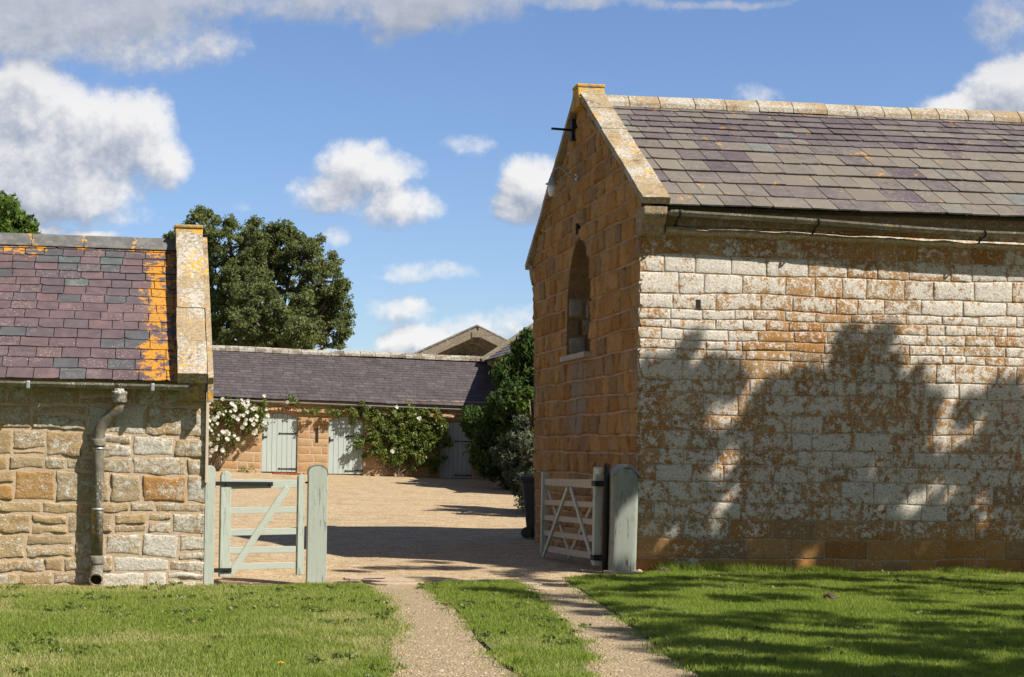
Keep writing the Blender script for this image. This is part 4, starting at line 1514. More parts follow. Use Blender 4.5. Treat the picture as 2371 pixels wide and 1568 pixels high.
for k in range(4):
    b = MB()
    y = 4.4*k
    for sx in (-1, 1):
        ex, ez = lx*1.5*(-sx), AZ+(lz-AZ)*1.5
        b.beam((0, y, AZ-.22), (ex, y, ez-.22), .26, .36)
        b.beam((ex, y, ez-.2), (ex, y, -.6), .26, .36, up=(1, 0, 0))
    b.beam((-.24, y-.02, AZ-.36), (.24, y-.02, AZ-.36), .30, .26)
    b.build('portal_frame', M['concrete'] if k == 0 else M['asbestos'], ob, .015)  # inner frames coloured darker to paint in the shade under the roof
for sx in (-1, 1):
    for f_ in (.12, .45, .8, 1.15):
        b = MB()
        xx, zz = -sx*lx*f_, AZ+(lz-AZ)*f_
        b.beam((xx, -.02, zz-.06), (xx, 13.8, zz-.06), .09, .16)
        b.build('purlin', M['asbestos'], ob)  # darker sheet colour here too, for the shaded interior
b = MB()
b.prism([(lx*1.5, -1), (-lx*1.5, -1), (-lx*1.5, AZ+(lz-AZ)*1.5), (0, AZ+.02), (lx*1.5, AZ+(lz-AZ)*1.5)], lambda a, c: (a, 13.85, c), lambda a, c: (a, 13.95, c))
b.build('back_wall', M['dark_timber'], ob)


# ------------------------------------------------------------------ foliage
def leaf_cloud(centres, radii, n_per, size, seed, flat=1.0, droop=0.0, hue=None, narrow=.45):
    """many small pointed leaves gathered in clumps; returns V, F(quads), tint"""
    r = np.random.default_rng(seed)
    C = np.asarray(centres, float)
    R = np.asarray(radii, float)
    if R.ndim == 1:
        R = np.stack([R, R, R*flat], -1)
    npc = np.broadcast_to(np.asarray(n_per), (len(C),)).astype(int)
    ci = np.repeat(np.arange(len(C)), npc)
    n = len(ci)
    d = r.normal(size=(n, 3))
    d /= np.linalg.norm(d, axis=1, keepdims=True)
    rad = r.random(n)**.45
    P = C[ci]+d*rad[:, None]*R[ci]
    L = size*r.uniform(.6, 1.35, n)
    ax = r.normal(size=(n, 3))
    ax[:, 2] -= droop
    ax /= np.linalg.norm(ax, axis=1, keepdims=True)
    nn = r.normal(size=(n, 3))+d*.7
    nn[:, 2] += .5
    sd = np.cross(ax, nn)
    sd /= np.linalg.norm(sd, axis=1, keepdims=True)+1e-9
    fold = np.cross(sd, ax)*(L*.12)[:, None]
    W_ = L*narrow*.5
    A = P-ax*(L/2)[:, None]
    B = P+sd*W_[:, None]+fold
    Cc = P+ax*(L/2)[:, None]
    D = P-sd*W_[:, None]+fold
    V = np.stack([A, B, Cc, D], 1).reshape(-1, 3)
    o = np.arange(n)*4
    Fq = np.stack([o, o+1, o+2, o+3], -1)
    ch = r.random(len(C))
    h = np.clip(.5+.42*(ch[ci]-.5)+r.normal(0, .2, n), 0, 1)
    if hue is not None:
        h = np.clip(h+hue(P), 0, 1)
    t = np.repeat(np.stack([h, r.random(n), r.random(n)], -1), 4, 0)
    return V, Fq, t


def limb(b, p, q, r0, r1, seed, k=6, wob=.12):
    r = random.Random(seed)
    p, q = Vector(p), Vector(q)
    L = (q-p).length
    pts, rad = [], []
    for i in range(k+1):
        f = i/k
        w = Vector((r.uniform(-1, 1), r.uniform(-1, 1), r.uniform(-.6, .6)))*L*wob*math.sin(math.pi*f)*.5
        pts.append(p.lerp(q, f)+w+Vector((0, 0, L*.06*math.sin(math.pi*f))))
        rad.append(r0*(1-f)+r1*f)
    b.tube(pts, rad, 7)
    return pts


def tree(name, label, base, lobes, clump, leaves, size, lm, seed, trunk_r, trunk_top, group=None, twig=True, hide=None, spread=.5):
    """lobes: (x, y, z, rx, rz) ellipsoids of the crown relative to the base"""
    r = random.Random(seed)
    tr = thing(name, label, 'tree', base, 0, group)
    C, R = [], []
    b = MB()
    tt = Vector((trunk_top[0], trunk_top[1], trunk_top[2]))
    limb(b, (0, 0, -.3), tt, trunk_r, trunk_r*.75, seed, 6, .05)
    for li, (x, y, z, rx, rz) in enumerate(lobes):
        c = Vector((x, y, z))
        limb(b, tt*r.uniform(.8, 1.0), c, trunk_r*.32, trunk_r*.09, seed+li+1)
        m = max(5, int(clump*(rx*rx*rz)**.66))
        for k in range(m):
            d = Vector((r.gauss(0, 1), r.gauss(0, 1), r.gauss(0, 1))).normalized()
            f = r.uniform(.55, 1.0)
            p = c+Vector((d.x*rx*f, d.y*rx*f, d.z*rz*f))
            C.append(p)
            R.append(r.uniform(.55, 1.15)*spread)
            if twig and r.random() < .4:
                limb(b, c.lerp(p, .1), p, trunk_r*.09, trunk_r*.03, seed+k*13+li, 3, .2)
    V, Fq, t = leaf_cloud(C, R, leaves, size, seed, .8, .4)
    b.build('trunk', M['bark'], tr)
    link('crown', np_mesh('crown', V, Fq, t), lm, tr)
    return tr


# the ash behind the stables: lobes traced as (photo x, y, half width, half height, depth offset)
TY = 96.0
bx = at(640, 900, TY)
lob = []
for (px, py, w, h, dy) in ((470, 540, 62, 50, 0), (440, 590, 55, 45, 2), (560, 570, 62, 52, -1), (640, 590, 62, 60, 1), (710, 600, 50, 48, 0), (745, 650, 52, 50, -1), (765, 710, 48, 46, 1), (755, 765, 55, 42, 0),
                           (680, 790, 60, 30, -2), (560, 650, 60, 55, -2), (500, 640, 55, 60, 0), (520, 720, 60, 55, -1), (600, 740, 40, 40, 2), (560, 790, 70, 30, -2), (480, 780, 60, 40, 0), (640, 660, 45, 30, 2), (700, 690, 45, 35, 2),
                           (590, 690, 50, 45, -5), (620, 790, 60, 35, -5), (645, 735, 42, 40, -6), (690, 765, 42, 34, -6), (570, 750, 40, 40, -6), (700, 705, 30, 30, -5), (395, 548, 14, 10, 0), (470, 492, 22, 16, 0), (520, 512, 22, 18, 1), (592, 520, 18, 14, 0), (655, 528, 18, 14, 0), (735, 562, 16, 14, 0), (775, 600, 16, 16, 0), (800, 655, 14, 16, 0), (808, 740, 12, 16, 0), (795, 790, 16, 18, 0), (620, 545, 40, 30, 0), (690, 555, 32, 28, 1), (415, 560, 35, 25, 0), (785, 690, 25, 22, 0), (600, 600, 60, 60, 4), (720, 740, 55, 45, 3)):
    p = at(px, py, TY+dy)
    lob.append((p.x-bx.x, dy, p.z-1.2, w*TY/F, h*TY/F))
tree('ash_tree', 'big ash tree with gaps in its crown beyond the stable roof', (bx.x, TY, 1.2), lob, 30, 80, .20, M['leaf_ash'], 500, .55, (-.5, 0, 4.6), spread=.42)
TY2 = 60.0
bx = at(-40, 700, TY2)
lob = []
for (px, py, w, h, dy) in ((10, 495, 45, 38, 0), (50, 520, 30, 22, 0), (-30, 480, 50, 40, 1), (-90, 520, 70, 50, 0), (30, 545, 50, 25, -1), (-60, 580, 80, 50, 0), (65, 540, 18, 12, 0)):
    p = at(px, py, TY2+dy)
    lob.append((p.x-bx.x, dy, p.z-.8, w*TY2/F, h*TY2/F))
tree('broadleaf_tree', 'bright green tree showing above the purple roof', (bx.x, TY2, .8), lob, 26, 80, .22, M['leaf_bright'], 520, .3, (0, 0, 4.5), spread=.36)

# the tree at the right that shades the barn wall and the lawn (its shadow is in the picture)
r = random.Random(42)
C, R = [], []
fpt = Vector((3.21, 21.16, 0))
fn_ = Vector((math.sin(PHI), -math.cos(PHI), 0))


def wall_pt(px, py):
    o = Vector((0, 0, EYE))
    d = at(px, py, 1.0)-o
    return o+d*((fpt-o).dot(fn_)/d.dot(fn_))


def outl(px):
    pts = [(1470, 835), (1540, 850), (1580, 775), (1610, 880), (1680, 875), (1700, 960), (1730, 980), (1800, 890), (1900, 880), (1940, 800), (2000, 760), (2045, 770), (2060, 880), (2110, 885), (2150, 960), (2200, 1010), (2240, 930), (2270, 990), (2310, 895), (2340, 900), (2371, 940), (2500, 930), (2900, 900)]
    for (a, b_), (c, d) in zip(pts, pts[1:]):
        if a <= px <= c:
            return b_+(d-b_)*(px-a)/(c-a)
    return 900


lights = [(1660, 970, 40), (1650, 1110, 30), (1700, 1060, 34), (1690, 1150, 22), (1820, 1180, 22), (1945, 1000, 24), (1940, 1090, 18), (2010, 1090, 22), (2090, 1190, 22), (2130, 1150, 26), (2040, 1180, 18), (2200, 1130, 34), (2150, 1040, 18), (2270, 1160, 28), (2280, 1240, 30), (2180, 1240, 18), (1660, 1220, 18), (1550, 1260, 26), (2060, 1285, 18), (2350, 1060, 26), (1480, 1170, 14), (1880, 1300, 20), (1745, 1235, 16), (2230, 1010, 26)]
S = SUN
k = 0
for gx_ in np.arange(1470, 2800, 30):
    for gy_ in np.arange(770, 1335, 27):
        px, py = gx_+r.uniform(-14, 14), gy_+r.uniform(-12, 12)
        if py < max(outl(px)+55, 895):
            continue
        if any(math.hypot(px-a, (py-b_)) < c*.85+11 for a, b_, c in lights):
            continue
        if r.random() < .03:
            continue
        p = wall_pt(px, py)
        tt_ = r.uniform(7.2, 9.5)
        C.append(p+S*tt_)
        R.append(r.uniform(.09, .17))
for (cx, cy, cr) in ((1500, 885, 46), (1560, 890, 40), (1585, 800, 20), (1640, 880, 38), (1690, 890, 26), (1780, 925, 34), (1850, 905, 42), (1920, 905, 36), (1975, 850, 44), (2015, 795, 30), (2045, 800, 20), (1960, 795, 20),
                     (2045, 870, 36), (2105, 905, 38), (2140, 950, 26), (2235, 960, 24), (2320, 925, 38), (2355, 955, 30), (1735, 1000, 28), (1880, 960, 50)):
    for _ in range(max(4, int(cr*cr/110))):
        a_, q_ = r.uniform(0, 6.283), cr*math.sqrt(r.random())*.8
        C.append(wall_pt(cx+q_*math.cos(a_), cy+q_*math.sin(a_))+S*r.uniform(7.2, 9.5))
        R.append(r.uniform(.08, .13))
nwall = len(C)
# shade on the lawn and tracks
shade = [(1000, 1300, 30), (1090, 1330, 45), (1180, 1318, 40), (1250, 1340, 40), (1290, 1300, 40), (1340, 1325, 45), (1330, 1380, 30), (1400, 1310, 35), (1110, 1372, 25), (1190, 1378, 32), (1260, 1390, 30), (1440, 1330, 40),
         (1400, 1415, 25), (1450, 1455, 30), (1500, 1475, 25), (1560, 1500, 22), (900, 1330, 25), (830, 1345, 20), (820, 1318, 18), (950, 1312, 1), (1040, 1314, 1), (1130, 1302, 1), (1215, 1302, 1), (1010, 1338, 1), (1150, 1343, 1), (1300, 1352, 1), (1350, 1292, 1), (1200, 1330, 1), (1270, 1318, 1), (1390, 1345, 1), (1420, 1370, 1), (1380, 1400, 1), (880, 1312, 1), (1060, 1345, 1)]
for px in range(940, 1440, 44):
    for py, lo in ((1298, 1080), (1312, 980), (1326, 1010), (1342, 1040)):
        if px > lo and r.random() < .62:
            shade.append((px+r.uniform(-16, 16), py+r.uniform(-5, 5), 1))
for px in np.arange(1380, 2900, 58):
    for py in np.arange(1346, 1640, 22):
        f = (px-1340)/(py-1320+1)
        lim = 1400+(py-1350)*1.15
        if px > lim:
            shade.append((px+r.uniform(-25, 25), py+r.uniform(-10, 10), 0))
gl_ = [(1700, 1365), (1620, 1395), (2150, 1372), (2050, 1405), (1930, 1425), (2270, 1465), (1760, 1480), (1960, 1530), (2350, 1380), (1120, 1322), (1330, 1335), (960, 1325), (1850, 1375), (1960, 1390), (2250, 1395), (1740, 1410), (1830, 1455), (2020, 1470), (2330, 1440), (1700, 1520), (1880, 1520), (2150, 1490), (2200, 1540), (2060, 1545), (1620, 1470), (2320, 1520), (2100, 1420), (1560, 1420), (1780, 1560)]
for (px, py, w) in shade:
    if any(math.hypot((px-a)/75, (py-b_)/13) < 1 for a, b_ in gl_) or (w == 0 and r.random() < .13):
        continue
    p = ground_at(px, py)
    hw_ = (p.y-21.1)/.49
    if hw_ > -.6 and p.x+.786*max(hw_, 0) > 2.9:
        continue                                             # the barn itself shades this spot
    tt_ = r.uniform(8.2, 10.5) if px < 1700 else r.uniform(7.4, 9.6)
    C.append(p+S*tt_)
    R.append(r.uniform(.22, .36))
V, Fq, t = leaf_cloud(C, R, [80]*nwall+[190]*(len(C)-nwall), .12, 43, .85, .3, narrow=.6)
cen = sum(C, Vector())/len(C)
sbase = Vector((cen.x+2.2, cen.y-1.0, 0))
sh_t = thing('shade_tree', 'leafy tree standing right of the lawn whose shadow dapples the barn wall', 'tree', sbase)
link('crown', np_mesh('crown', V-np.array(sbase), Fq, t), M['leaf_bright'], sh_t)
b = MB()
top = Vector((-.6, .4, 4.2))
limb(b, (0, 0, -.2), top, .26, .2, 90, 6, .05)
for k in range(26):
    c = C[r.randrange(len(C))]-sbase
    mid = top.lerp(c, .5)+Vector((0, 0, .5))
    if c.z > 5:
        limb(b, top, c, .07, .015, 91+k, 6, .08)
b.build('trunk', M['bark'], sh_t)


def R3(px, py, off):
    """point in front of the stable wall"""
    x, z = on_range(px, py, off)
    return Vector((x, -off, z))


def z3(zx, zy):
    return 451.5+.3467*zx, 781.5+.3467*zy


def climber(name, label, base_px, spots, size, lm, seed, stems, n_leaf, blooms=None, off=(.05, .4), cat='shrub'):
    r = random.Random(seed)
    bp = R3(*z3(*base_px), .12)
    w = rng_.matrix_basis @ bp
    root = thing(name, label, cat, w, TH)
    C, R = [], []
    for (zx, zy, w_, h_) in spots:
        m = max(4, int(w_*h_/420))
        for k in range(m):
            px, py = z3(zx+r.gauss(0, .5)*w_, zy+r.gauss(0, .5)*h_)
            C.append(R3(px, py, r.uniform(*off))-bp)
            R.append(r.uniform(.09, .19))
    V, Fq, t = leaf_cloud(C, R, n_leaf, size, seed, .9, .2, narrow=.62)
    link('foliage', np_mesh('foliage', V, Fq, t), lm, root)
    b = MB()
    for (zx, zy) in stems:
        e = R3(*z3(zx, zy), r.uniform(.06, .2))-bp
        limb(b, (r.uniform(-.12, .12), r.uniform(-.05, .05), -.05), e, .022, .007, seed+int(zx), 7, .22)
    b.build('stem', M['stem'], root)
    if blooms:
        proto = None
        for i, (zx, zy) in enumerate(blooms):
            p = R3(*z3(zx, zy), off[1]+.12)-bp
            if proto is None:
                vs, fs = [], []
                for ring, (rr, n_, up) in enumerate(((.075, 6, .0), (.055, 5, .03), (.03, 4, .05))):
                    for k in range(n_):
                        a = 2*math.pi*(k+.4*ring)/n_
                        ca, sa = math.cos(a), math.sin(a)
                        tw = .62*rr
                        o = len(vs)
                        for (f, s, h) in ((.1, 0, -.01), (.7, -1, .02), (1.05, -.4, .055), (1.05, .4, .055), (.7, 1, .02)):
                            xx, zz = ca*rr*f-sa*tw*s, sa*rr*f+ca*tw*s
                            vs.append((xx, -(up+h), zz))
                        fs.append((o, o+1, o+2, o+3, o+4))
                mb = MB().add(vs, fs)
                proto = mb.build('bloom', M['white_flower'], root)
                o = proto
            else:
                o = proto.copy()
                COL.objects.link(o)
                o.parent = root
            o.location = p
            s = r.uniform(.6, 1.1)
            o.scale = (s, s, s)
            o.rotation_euler = (r.uniform(-.9, .3), r.uniform(0, 6), r.uniform(-.8, .8))
    return root


wb = [(90, 430), (187, 412), (307, 418), (318, 438), (345, 425), (360, 448), (390, 475), (412, 476), (462, 390), (470, 482), (481, 523), (466, 568), (455, 580), (246, 446), (264, 463), (268, 483), (235, 494), (200, 493),
      (185, 517), (165, 508), (150, 530), (130, 541), (82, 517), (90, 556), (120, 582), (85, 600), (78, 626), (105, 625), (256, 525), (297, 516), (324, 521), (348, 498), (340, 545), (372, 552), (385, 540), (408, 530), (410, 553), (390, 580),
      (328, 573), (318, 599), (400, 620), (392, 636), (410, 628), (224, 640), (215, 632), (180, 633), (160, 655), (155, 676), (212, 680), (258, 655), (287, 680), (78, 680), (108, 712), (145, 726), (115, 752), (130, 745), (176, 753), (103, 790), (95, 720), (150, 575), (345, 460), (280, 545)]
climber('white_climbing_rose', 'climbing rose in full white bloom beside the first stable door', (135, 893),
        [(300, 470, 150, 60), (400, 500, 90, 60), (200, 530, 120, 60), (330, 560, 130, 60), (110, 580, 60, 70), (420, 580, 60, 50), (240, 640, 90, 40), (120, 700, 50, 50), (170, 740, 40, 40), (380, 620, 50, 40), (150, 480, 80, 40), (90, 650, 30, 60), (470, 440, 20, 30), (270, 690, 40, 30)],
        .085, M['leaf_rose'], 601, [(120, 600), (200, 560), (250, 640), (90, 640), (330, 540), (170, 700), (400, 560), (110, 700), (460, 470)], 26, wb)
climber('green_climbing_rose', 'dense green climbing rose between the second and third stable doors', (1360, 925),
        [(1250, 560, 150, 80), (1400, 600, 170, 90), (1550, 580, 130, 80), (1230, 680, 130, 80), (1400, 720, 170, 80), (1540, 720, 120, 90), (1220, 770, 100, 40), (1370, 800, 130, 50), (1500, 830, 120, 60), (1600, 850, 70, 70), (1620, 560, 70, 70), (1650, 690, 60, 40),
         (1000, 500, 180, 28), (820, 485, 110, 20), (1120, 450, 30, 60), (1130, 500, 90, 50), (1300, 490, 120, 30), (1420, 470, 40, 50), (1560, 500, 110, 30), (1660, 620, 40, 70), (1080, 690, 40, 50), (1690, 710, 20, 30), (650, 430, 60, 25), (1480, 660, 150, 120), (1330, 650, 150, 120)],
        .082, M['leaf_rose'], 611, [(1250, 760), (1400, 780), (1300, 600), (1480, 800), (1200, 830), (1550, 700), (1180, 790), (1430, 860), (1330, 840), (1270, 860), (1480, 880)], 46,
        [(1500, 541), (1316, 760), (620, 433), (1342, 465)])
# low weed at the wall foot
climber('low_weeds', 'dry low weeds at the wall foot beside the white rose', (340, 890), [(340, 880, 60, 16)], .06, M['leaf_rose'], 621, [(320, 870), (370, 872)], 16, off=(.1, .3), cat='weeds')


def bush(name, label, base, blobs, clump, leaves, size, lm, seed, droop=.5, spread=.3, narrow=.45, cat='shrub'):
    r = random.Random(seed)
    root = thing(name, label, cat, base)
    b0 = Vector(base)
    C, R = [], []
    b = MB()
    for i, (p, rx, ry, rz) in enumerate(blobs):
        c = p-b0
        limb(b, (r.uniform(-.2, .2), r.uniform(-.2, .2), -.1), c, .05, .015, seed+i, 6, .15)
        m = max(6, int(clump*(rx*ry*rz)**.66*4))
        for k in range(m):
            d = Vector((r.gauss(0, 1), r.gauss(0, 1), r.gauss(0, 1))).normalized()
            f = r.uniform(.5, 1.0)
            C.append(c+Vector((d.x*rx*f, d.y*ry*f, d.z*rz*f)))
            R.append(r.uniform(.6, 1.2)*spread)
    V, Fq, t = leaf_cloud(C, R, leaves, size, seed, .8, droop, narrow=narrow)
    link('foliage', np_mesh('foliage', V, Fq, t), lm, root)
    b.build('stem', M['stem'], root)
    return root


def blob(px, py, w, h, Y, dep=None):
    s = Y/F
    return (at(px, py, Y), w*s, (dep or w*s), h*s)


WY = 47.5
bl = [blob(1215, 815, 24, 30, WY, .5), blob(1185, 870, 34, 40, WY, .6), blob(1230, 860, 40, 50, WY, .8), blob(1180, 930, 40, 45, WY-.5, .8), blob(1225, 930, 45, 60, WY, .8), blob(1120, 970, 48, 24, WY+2.5, .6), blob(1150, 1000, 48, 40, WY, .7),
      blob(1100, 990, 28, 22, WY+3, .5), blob(1200, 1010, 50, 60, WY, .8), blob(1140, 1060, 42, 45, WY, .7), blob(1190, 1080, 45, 40, WY, .7), blob(1235, 780, 20, 18, WY, .4), blob(1160, 955, 30, 20, WY+1, .5), blob(1090, 970, 14, 12, WY+3.5, .3)]
p = at(1190, 1108, WY)
bush('wisteria', 'tall dark wisteria climbing the corner of the yard beside the third door', (p.x, p.y, float(gz(p.x, p.y))), bl, 20, 130, .17, M['leaf_dark'], 701, .9, .34, .34)
GY = 37.0
bl = [blob(1215, 1000, 26, 36, GY, .4), blob(1185, 1030, 30, 34, GY, .4), blob(1220, 1060, 26, 40, GY, .4), blob(1180, 1075, 26, 30, GY, .35), blob(1205, 1120, 20, 32, GY-1, .3), blob(1215, 1160, 18, 22, GY-1.5, .25), blob(1235, 960, 14, 40, GY, .3), blob(1160, 1050, 18, 16, GY, .25),
      blob(1240, 1020, 30, 80, GY, .5), blob(1230, 1110, 30, 50, GY, .5), blob(1225, 1090, 20, 40, GY-2.5, .3), blob(1228, 1030, 18, 40, GY-2.5, .3), blob(1220, 1150, 16, 26, GY-2.5, .25)]
bl += [(Vector((3.9, 35.2, 2.7)), .55, .7, .8), (Vector((4.3, 34.6, 1.5)), .7, .8, .9), (Vector((4.9, 35.4, 2.4)), .8, .9, .9), (Vector((5.2, 35.0, 1.2)), .8, .9, .9), (Vector((3.75, 35.8, 1.7)), .5, .6, .8)]
p = at(1225, 1175, GY-1)
bush('grey_leaved_shrub', 'greyish green feathery shrub near the barn corner behind the bin', (p.x+.1, p.y, float(gz(p.x, p.y))), bl, 40, 120, .10, M['leaf_grey'], 711, .1, .2, .3)
bl = [blob(1225, 915, 13, 16, 35, .15), blob(1212, 935, 10, 10, 35, .12), blob(1235, 940, 12, 30, 35, .15), blob(1240, 1000, 8, 40, 35, .12)]
p = at(1240, 1180, 35)
bush('pale_leaved_shrub', 'pale broad-leaved shoots beside the barn corner above the grey shrub', (p.x, p.y, .1), bl, 16, 34, .13, M['leaf_bright'], 721, .0, .12, .55)

# ------------------------------------------------------------------ gates and posts


def round_top(w, h, r, n=10):
    """post outline with a rounded head, as (across, up)"""
    pts = [(-w/2, -.25), (w/2, -.25), (w/2, h-r)]
    for i in range(1, n):
        a = math.pi*i/n
        pts.append((w/2*math.cos(a), h-r+r*math.sin(a)))
    pts.append((-w/2, h-r))
    return pts


def post(name, label, loc, rz, w, d, h, r, m, bev=.006):
    b = MB().prism(round_top(w, h, r), lambda a, c: (a, -d/2, c), lambda a, c: (a, d/2, c))
    o = b.build(name, m, None, bev, loc=loc)
    o.rotation_euler = (0, 0, rz)
    tag(o, label, 'gatepost')
    return o


pa = at(481.5, 1355, 17.93)
post('gatepost', 'slim sage green gatepost against the buff stone corner', (pa.x, 17.93, 0), .25, .112, .10, 1.31, .055, M['sage_post'])
pb = at(731, 1350, 18.4)
gp = post('gatepost', 'thick rounded sage green gatepost at the latch side of the small gate', (pb.x, 18.42, 0), .12, .215, .20, 1.33, .085, M['sage_post'])

pts = [(.112*math.cos(math.pi*i/16), 1.33-.085+.088*math.sin(math.pi*i/16)) for i in range(17)]
pts = [(.112, 1.215)]+pts+[(-.112, 1.215)]
inn = [(a*.962, 1.20+(c-1.20)*.962) for a, c in pts]
b = MB()
for i in range(len(pts)-1):
    q4 = [pts[i], pts[i+1], inn[i+1], inn[i]]
    b.prism(q4, lambda a, c: (a, -.104, c), lambda a, c: (a, .104, c))
b.build('cap', M['lead'], gp)

gate_h = Vector((at(500, 1200, 18.02).x, 18.02, 0))
gate_l = Vector((at(703, 1200, 18.36).x, 18.36, 0))
GL = (gate_l-gate_h).length
ga = math.atan2(gate_l.y-gate_h.y, gate_l.x-gate_h.x)
gate = thing('wooden_gate', 'small closed sage green five-barred gate with black strap hinges', 'gate', gate_h, ga)
s0, s1 = .045, .16
b = MB().prism([(s0, .085), (s1, .085), (s1, 1.20), (s1-.02, 1.235), ((s0+s1)/2, 1.255), (s0+.02, 1.235), (s0, 1.20)], lambda a, c: (a, -.035, c), lambda a, c: (a, .035, c))
b.build('stile', M['sage_post'], gate, .005)
b = MB().prism([(GL-.075, .10), (GL, .10), (GL, 1.20), (GL-.0375, 1.235), (GL-.075, 1.20)], lambda a, c: (a, -.035, c), lambda a, c: (a, .035, c))
b.build('stile', M['sage_post'], gate, .005)
for (z, ha, hb_) in ((1.105, .105, .085), (.815, .07, .068), (.575, .075, .07), (.375, .07, .068), (.195, .072, .066)):
    b = MB().beam((s1-.004, 0, z), (GL-.07, 0, z+.012), .030, ha, h2=hb_)
    b.build('rail', M['sage'], gate, .003)
b = MB().beam((s1+.01, -.026, .10), (GL-.20, -.026, 1.075), .022, .075, up=(0, 1, 0))
b2 = MB()
p0, p1 = Vector((s1+.01, -.024, .12)), Vector((GL-.20, -.024, 1.075))
d = (p1-p0).normalized()
s = Vector((-d.z, 0, d.x))
b2.add([p0-s*.038+Vector((0, -.011, 0)), p0+s*.038+Vector((0, -.011, 0)), p1+s*.038+Vector((0, -.011, 0)), p1-s*.038+Vector((0, -.011, 0)),
        p0-s*.038+Vector((0, .0085, 0)), p0+s*.038+Vector((0, .0085, 0)), p1+s*.038+Vector((0, .0085, 0)), p1-s*.038+Vector((0, .0085, 0))],
       [(0, 3, 2, 1), (4, 5, 6, 7), (0, 1, 5, 4), (1, 2, 6, 5), (2, 3, 7, 6), (3, 0, 4, 7)])
b2.build('brace', M['sage'], gate, .003)
for (z, x1, hh_) in ((1.112, .63, .046), (.160, .175, .048)):
    b = MB().beam((-.03, -.037, z), (x1, -.037, z), .020, hh_)
    b.tube([(-.035, -.035, z-.05), (-.035, -.035, z+.06)], .016, 8)
    b.beam((-.085, -.03, z-.07), (-.085, -.03, z+.11), .03, .04, up=(1, 0, 0))
    for xx in (.10, x1-.04):
        b.tube([(xx, -.052, z), (xx, -.058, z)], .011, 8)
    b.build('hinge', M['iron'], gate)

MB().tube([(GL-.05, 0, 1.13), (GL+.09, .01, 1.13)], .010, 8).build('latch', M['iron'], gate)
# broad-leaved weeds in the turf
r = np.random.default_rng(31)
C, R = [], []
for poly, m in ((LAWN_L, 150), (LAWN_C, 40), (LAWN_R, 120)):
    P = np.array(poly)
    x, y = r.uniform(P[:, 0].min(), P[:, 0].max(), m*3), r.uniform(max(10.6, P[:, 1].min()), P[:, 1].max(), m*3)
    k = inside(poly, x, y) & (vnoise(x, y, .9, 71) > .42)
    for a, c_ in list(zip(x[k], y[k]))[:m]:
        for _ in range(int(r.integers(1, 4))):
            C.append((a+r.normal(0, .08), c_+r.normal(0, .08), .035))
            R.append((r.uniform(.03, .08),)*2+(.014,))
V, Fq, t = leaf_cloud(C, R, 16, .035, 32, narrow=.75)
tag(link('weeds', np_mesh('weeds', V, Fq, t), M['leaf_rose']), 'small broad-leaved weeds dotted through the lawn', 'weeds', kind='stuff')

# right-hand gate, swung open along the gable
h0, h1 = Vector((2.70, 21.02, 0)), Vector((2.25, 23.62, 0))
GL2 = (h1-h0).length
ga2 = math.atan2(h1.y-h0.y, h1.x-h0.x)
fg = thing('field_gate', 'wide open buff five-barred gate with crossed braces standing against the barn gable', 'gate', h0, ga2)
dz = -.055


def sag(x):
    return dz*x/GL2


for (xa, xb, zb, zt) in ((0, .10, .07, 1.335), (GL2-.075, GL2, .12, 1.28)):
    b = MB().prism([(xa, zb+sag(xa)), (xb, zb+sag(xb)), (xb, zt-.02+sag(xb)), ((xa+xb)/2+.02, zt+sag(xb)), ((xa+xb)/2-.02, zt+sag(xa)), (xa, zt-.02+sag(xa))], lambda a, c: (a, -.05, c), lambda a, c: (a, .05, c))
    b.build('stile', M['sage_post'], fg, .006)
for (z, ha, hb_) in ((1.115, .115, .095), (.845, .075, .075), (.625, .075, .075), (.405, .075, .075), (.185, .085, .085)):
    MB().beam((.09, 0, z+sag(.09)), (GL2-.06, 0, z+sag(GL2)+(.02 if z > 1 else 0)), .035, ha, h2=hb_).build('rail', M['gate_wood'], fg, .003)


def flat_bar(b, p0, p1, w, th):
    p0, p1 = Vector(p0), Vector(p1)
    d = (p1-p0).normalized()
    s = Vector((-d.z, 0, d.x))*w/2
    y = Vector((0, th/2, 0))
    b.add([p0-s-y, p0+s-y, p1+s-y, p1-s-y, p0-s+y, p0+s+y, p1+s+y, p1-s+y], [(0, 3, 2, 1), (4, 5, 6, 7), (0, 1, 5, 4), (1, 2, 6, 5), (2, 3, 7, 6), (3, 0, 4, 7)])
    return b


Lm = GL2*.47
for (pa_, pb_, yy, mm) in (((.10, .10), (Lm-.05, 1.06), .030, 'sage'), ((Lm+.10, 1.06), (GL2-.10, .06), .030, 'sage'), ((.14, 1.0), (GL2*.55, .10), -.030, 'gate_wood'), ((GL2*.5, .12), (GL2-.12, 1.0), -.030, 'gate_wood')):
    flat_bar(MB(), (pa_[0], yy, pa_[1]+sag(pa_[0])), (pb_[0], yy, pb_[1]+sag(pb_[0])), .065, .022).build('brace', M[mm], fg, .003)
for z in (1.12, .17):
    b = MB().box((-.03, -.062, z-.035), (.13, .062, z+.035))
    b.tube([(-.03, 0, z), (-.14, -.05, z)], .016, 8)
    b.build('hinge', M['iron'], fg, .004)
b = MB().box((.10, .018, 1.085), (.34, .024, 1.145))
b.build('hinge_strap', M['gate_wood'], fg)
hp = MB().tube([(0, 0, -.2), (0, 0, 1.37), (0, 0, 1.385)], [.038, .038, .02], 10).build('hanging_pole', M['iron'], None, 0, (2.785, 20.92, 0))
tag(hp, 'black iron hanging pole between the open gate and the weathered post', 'pole')
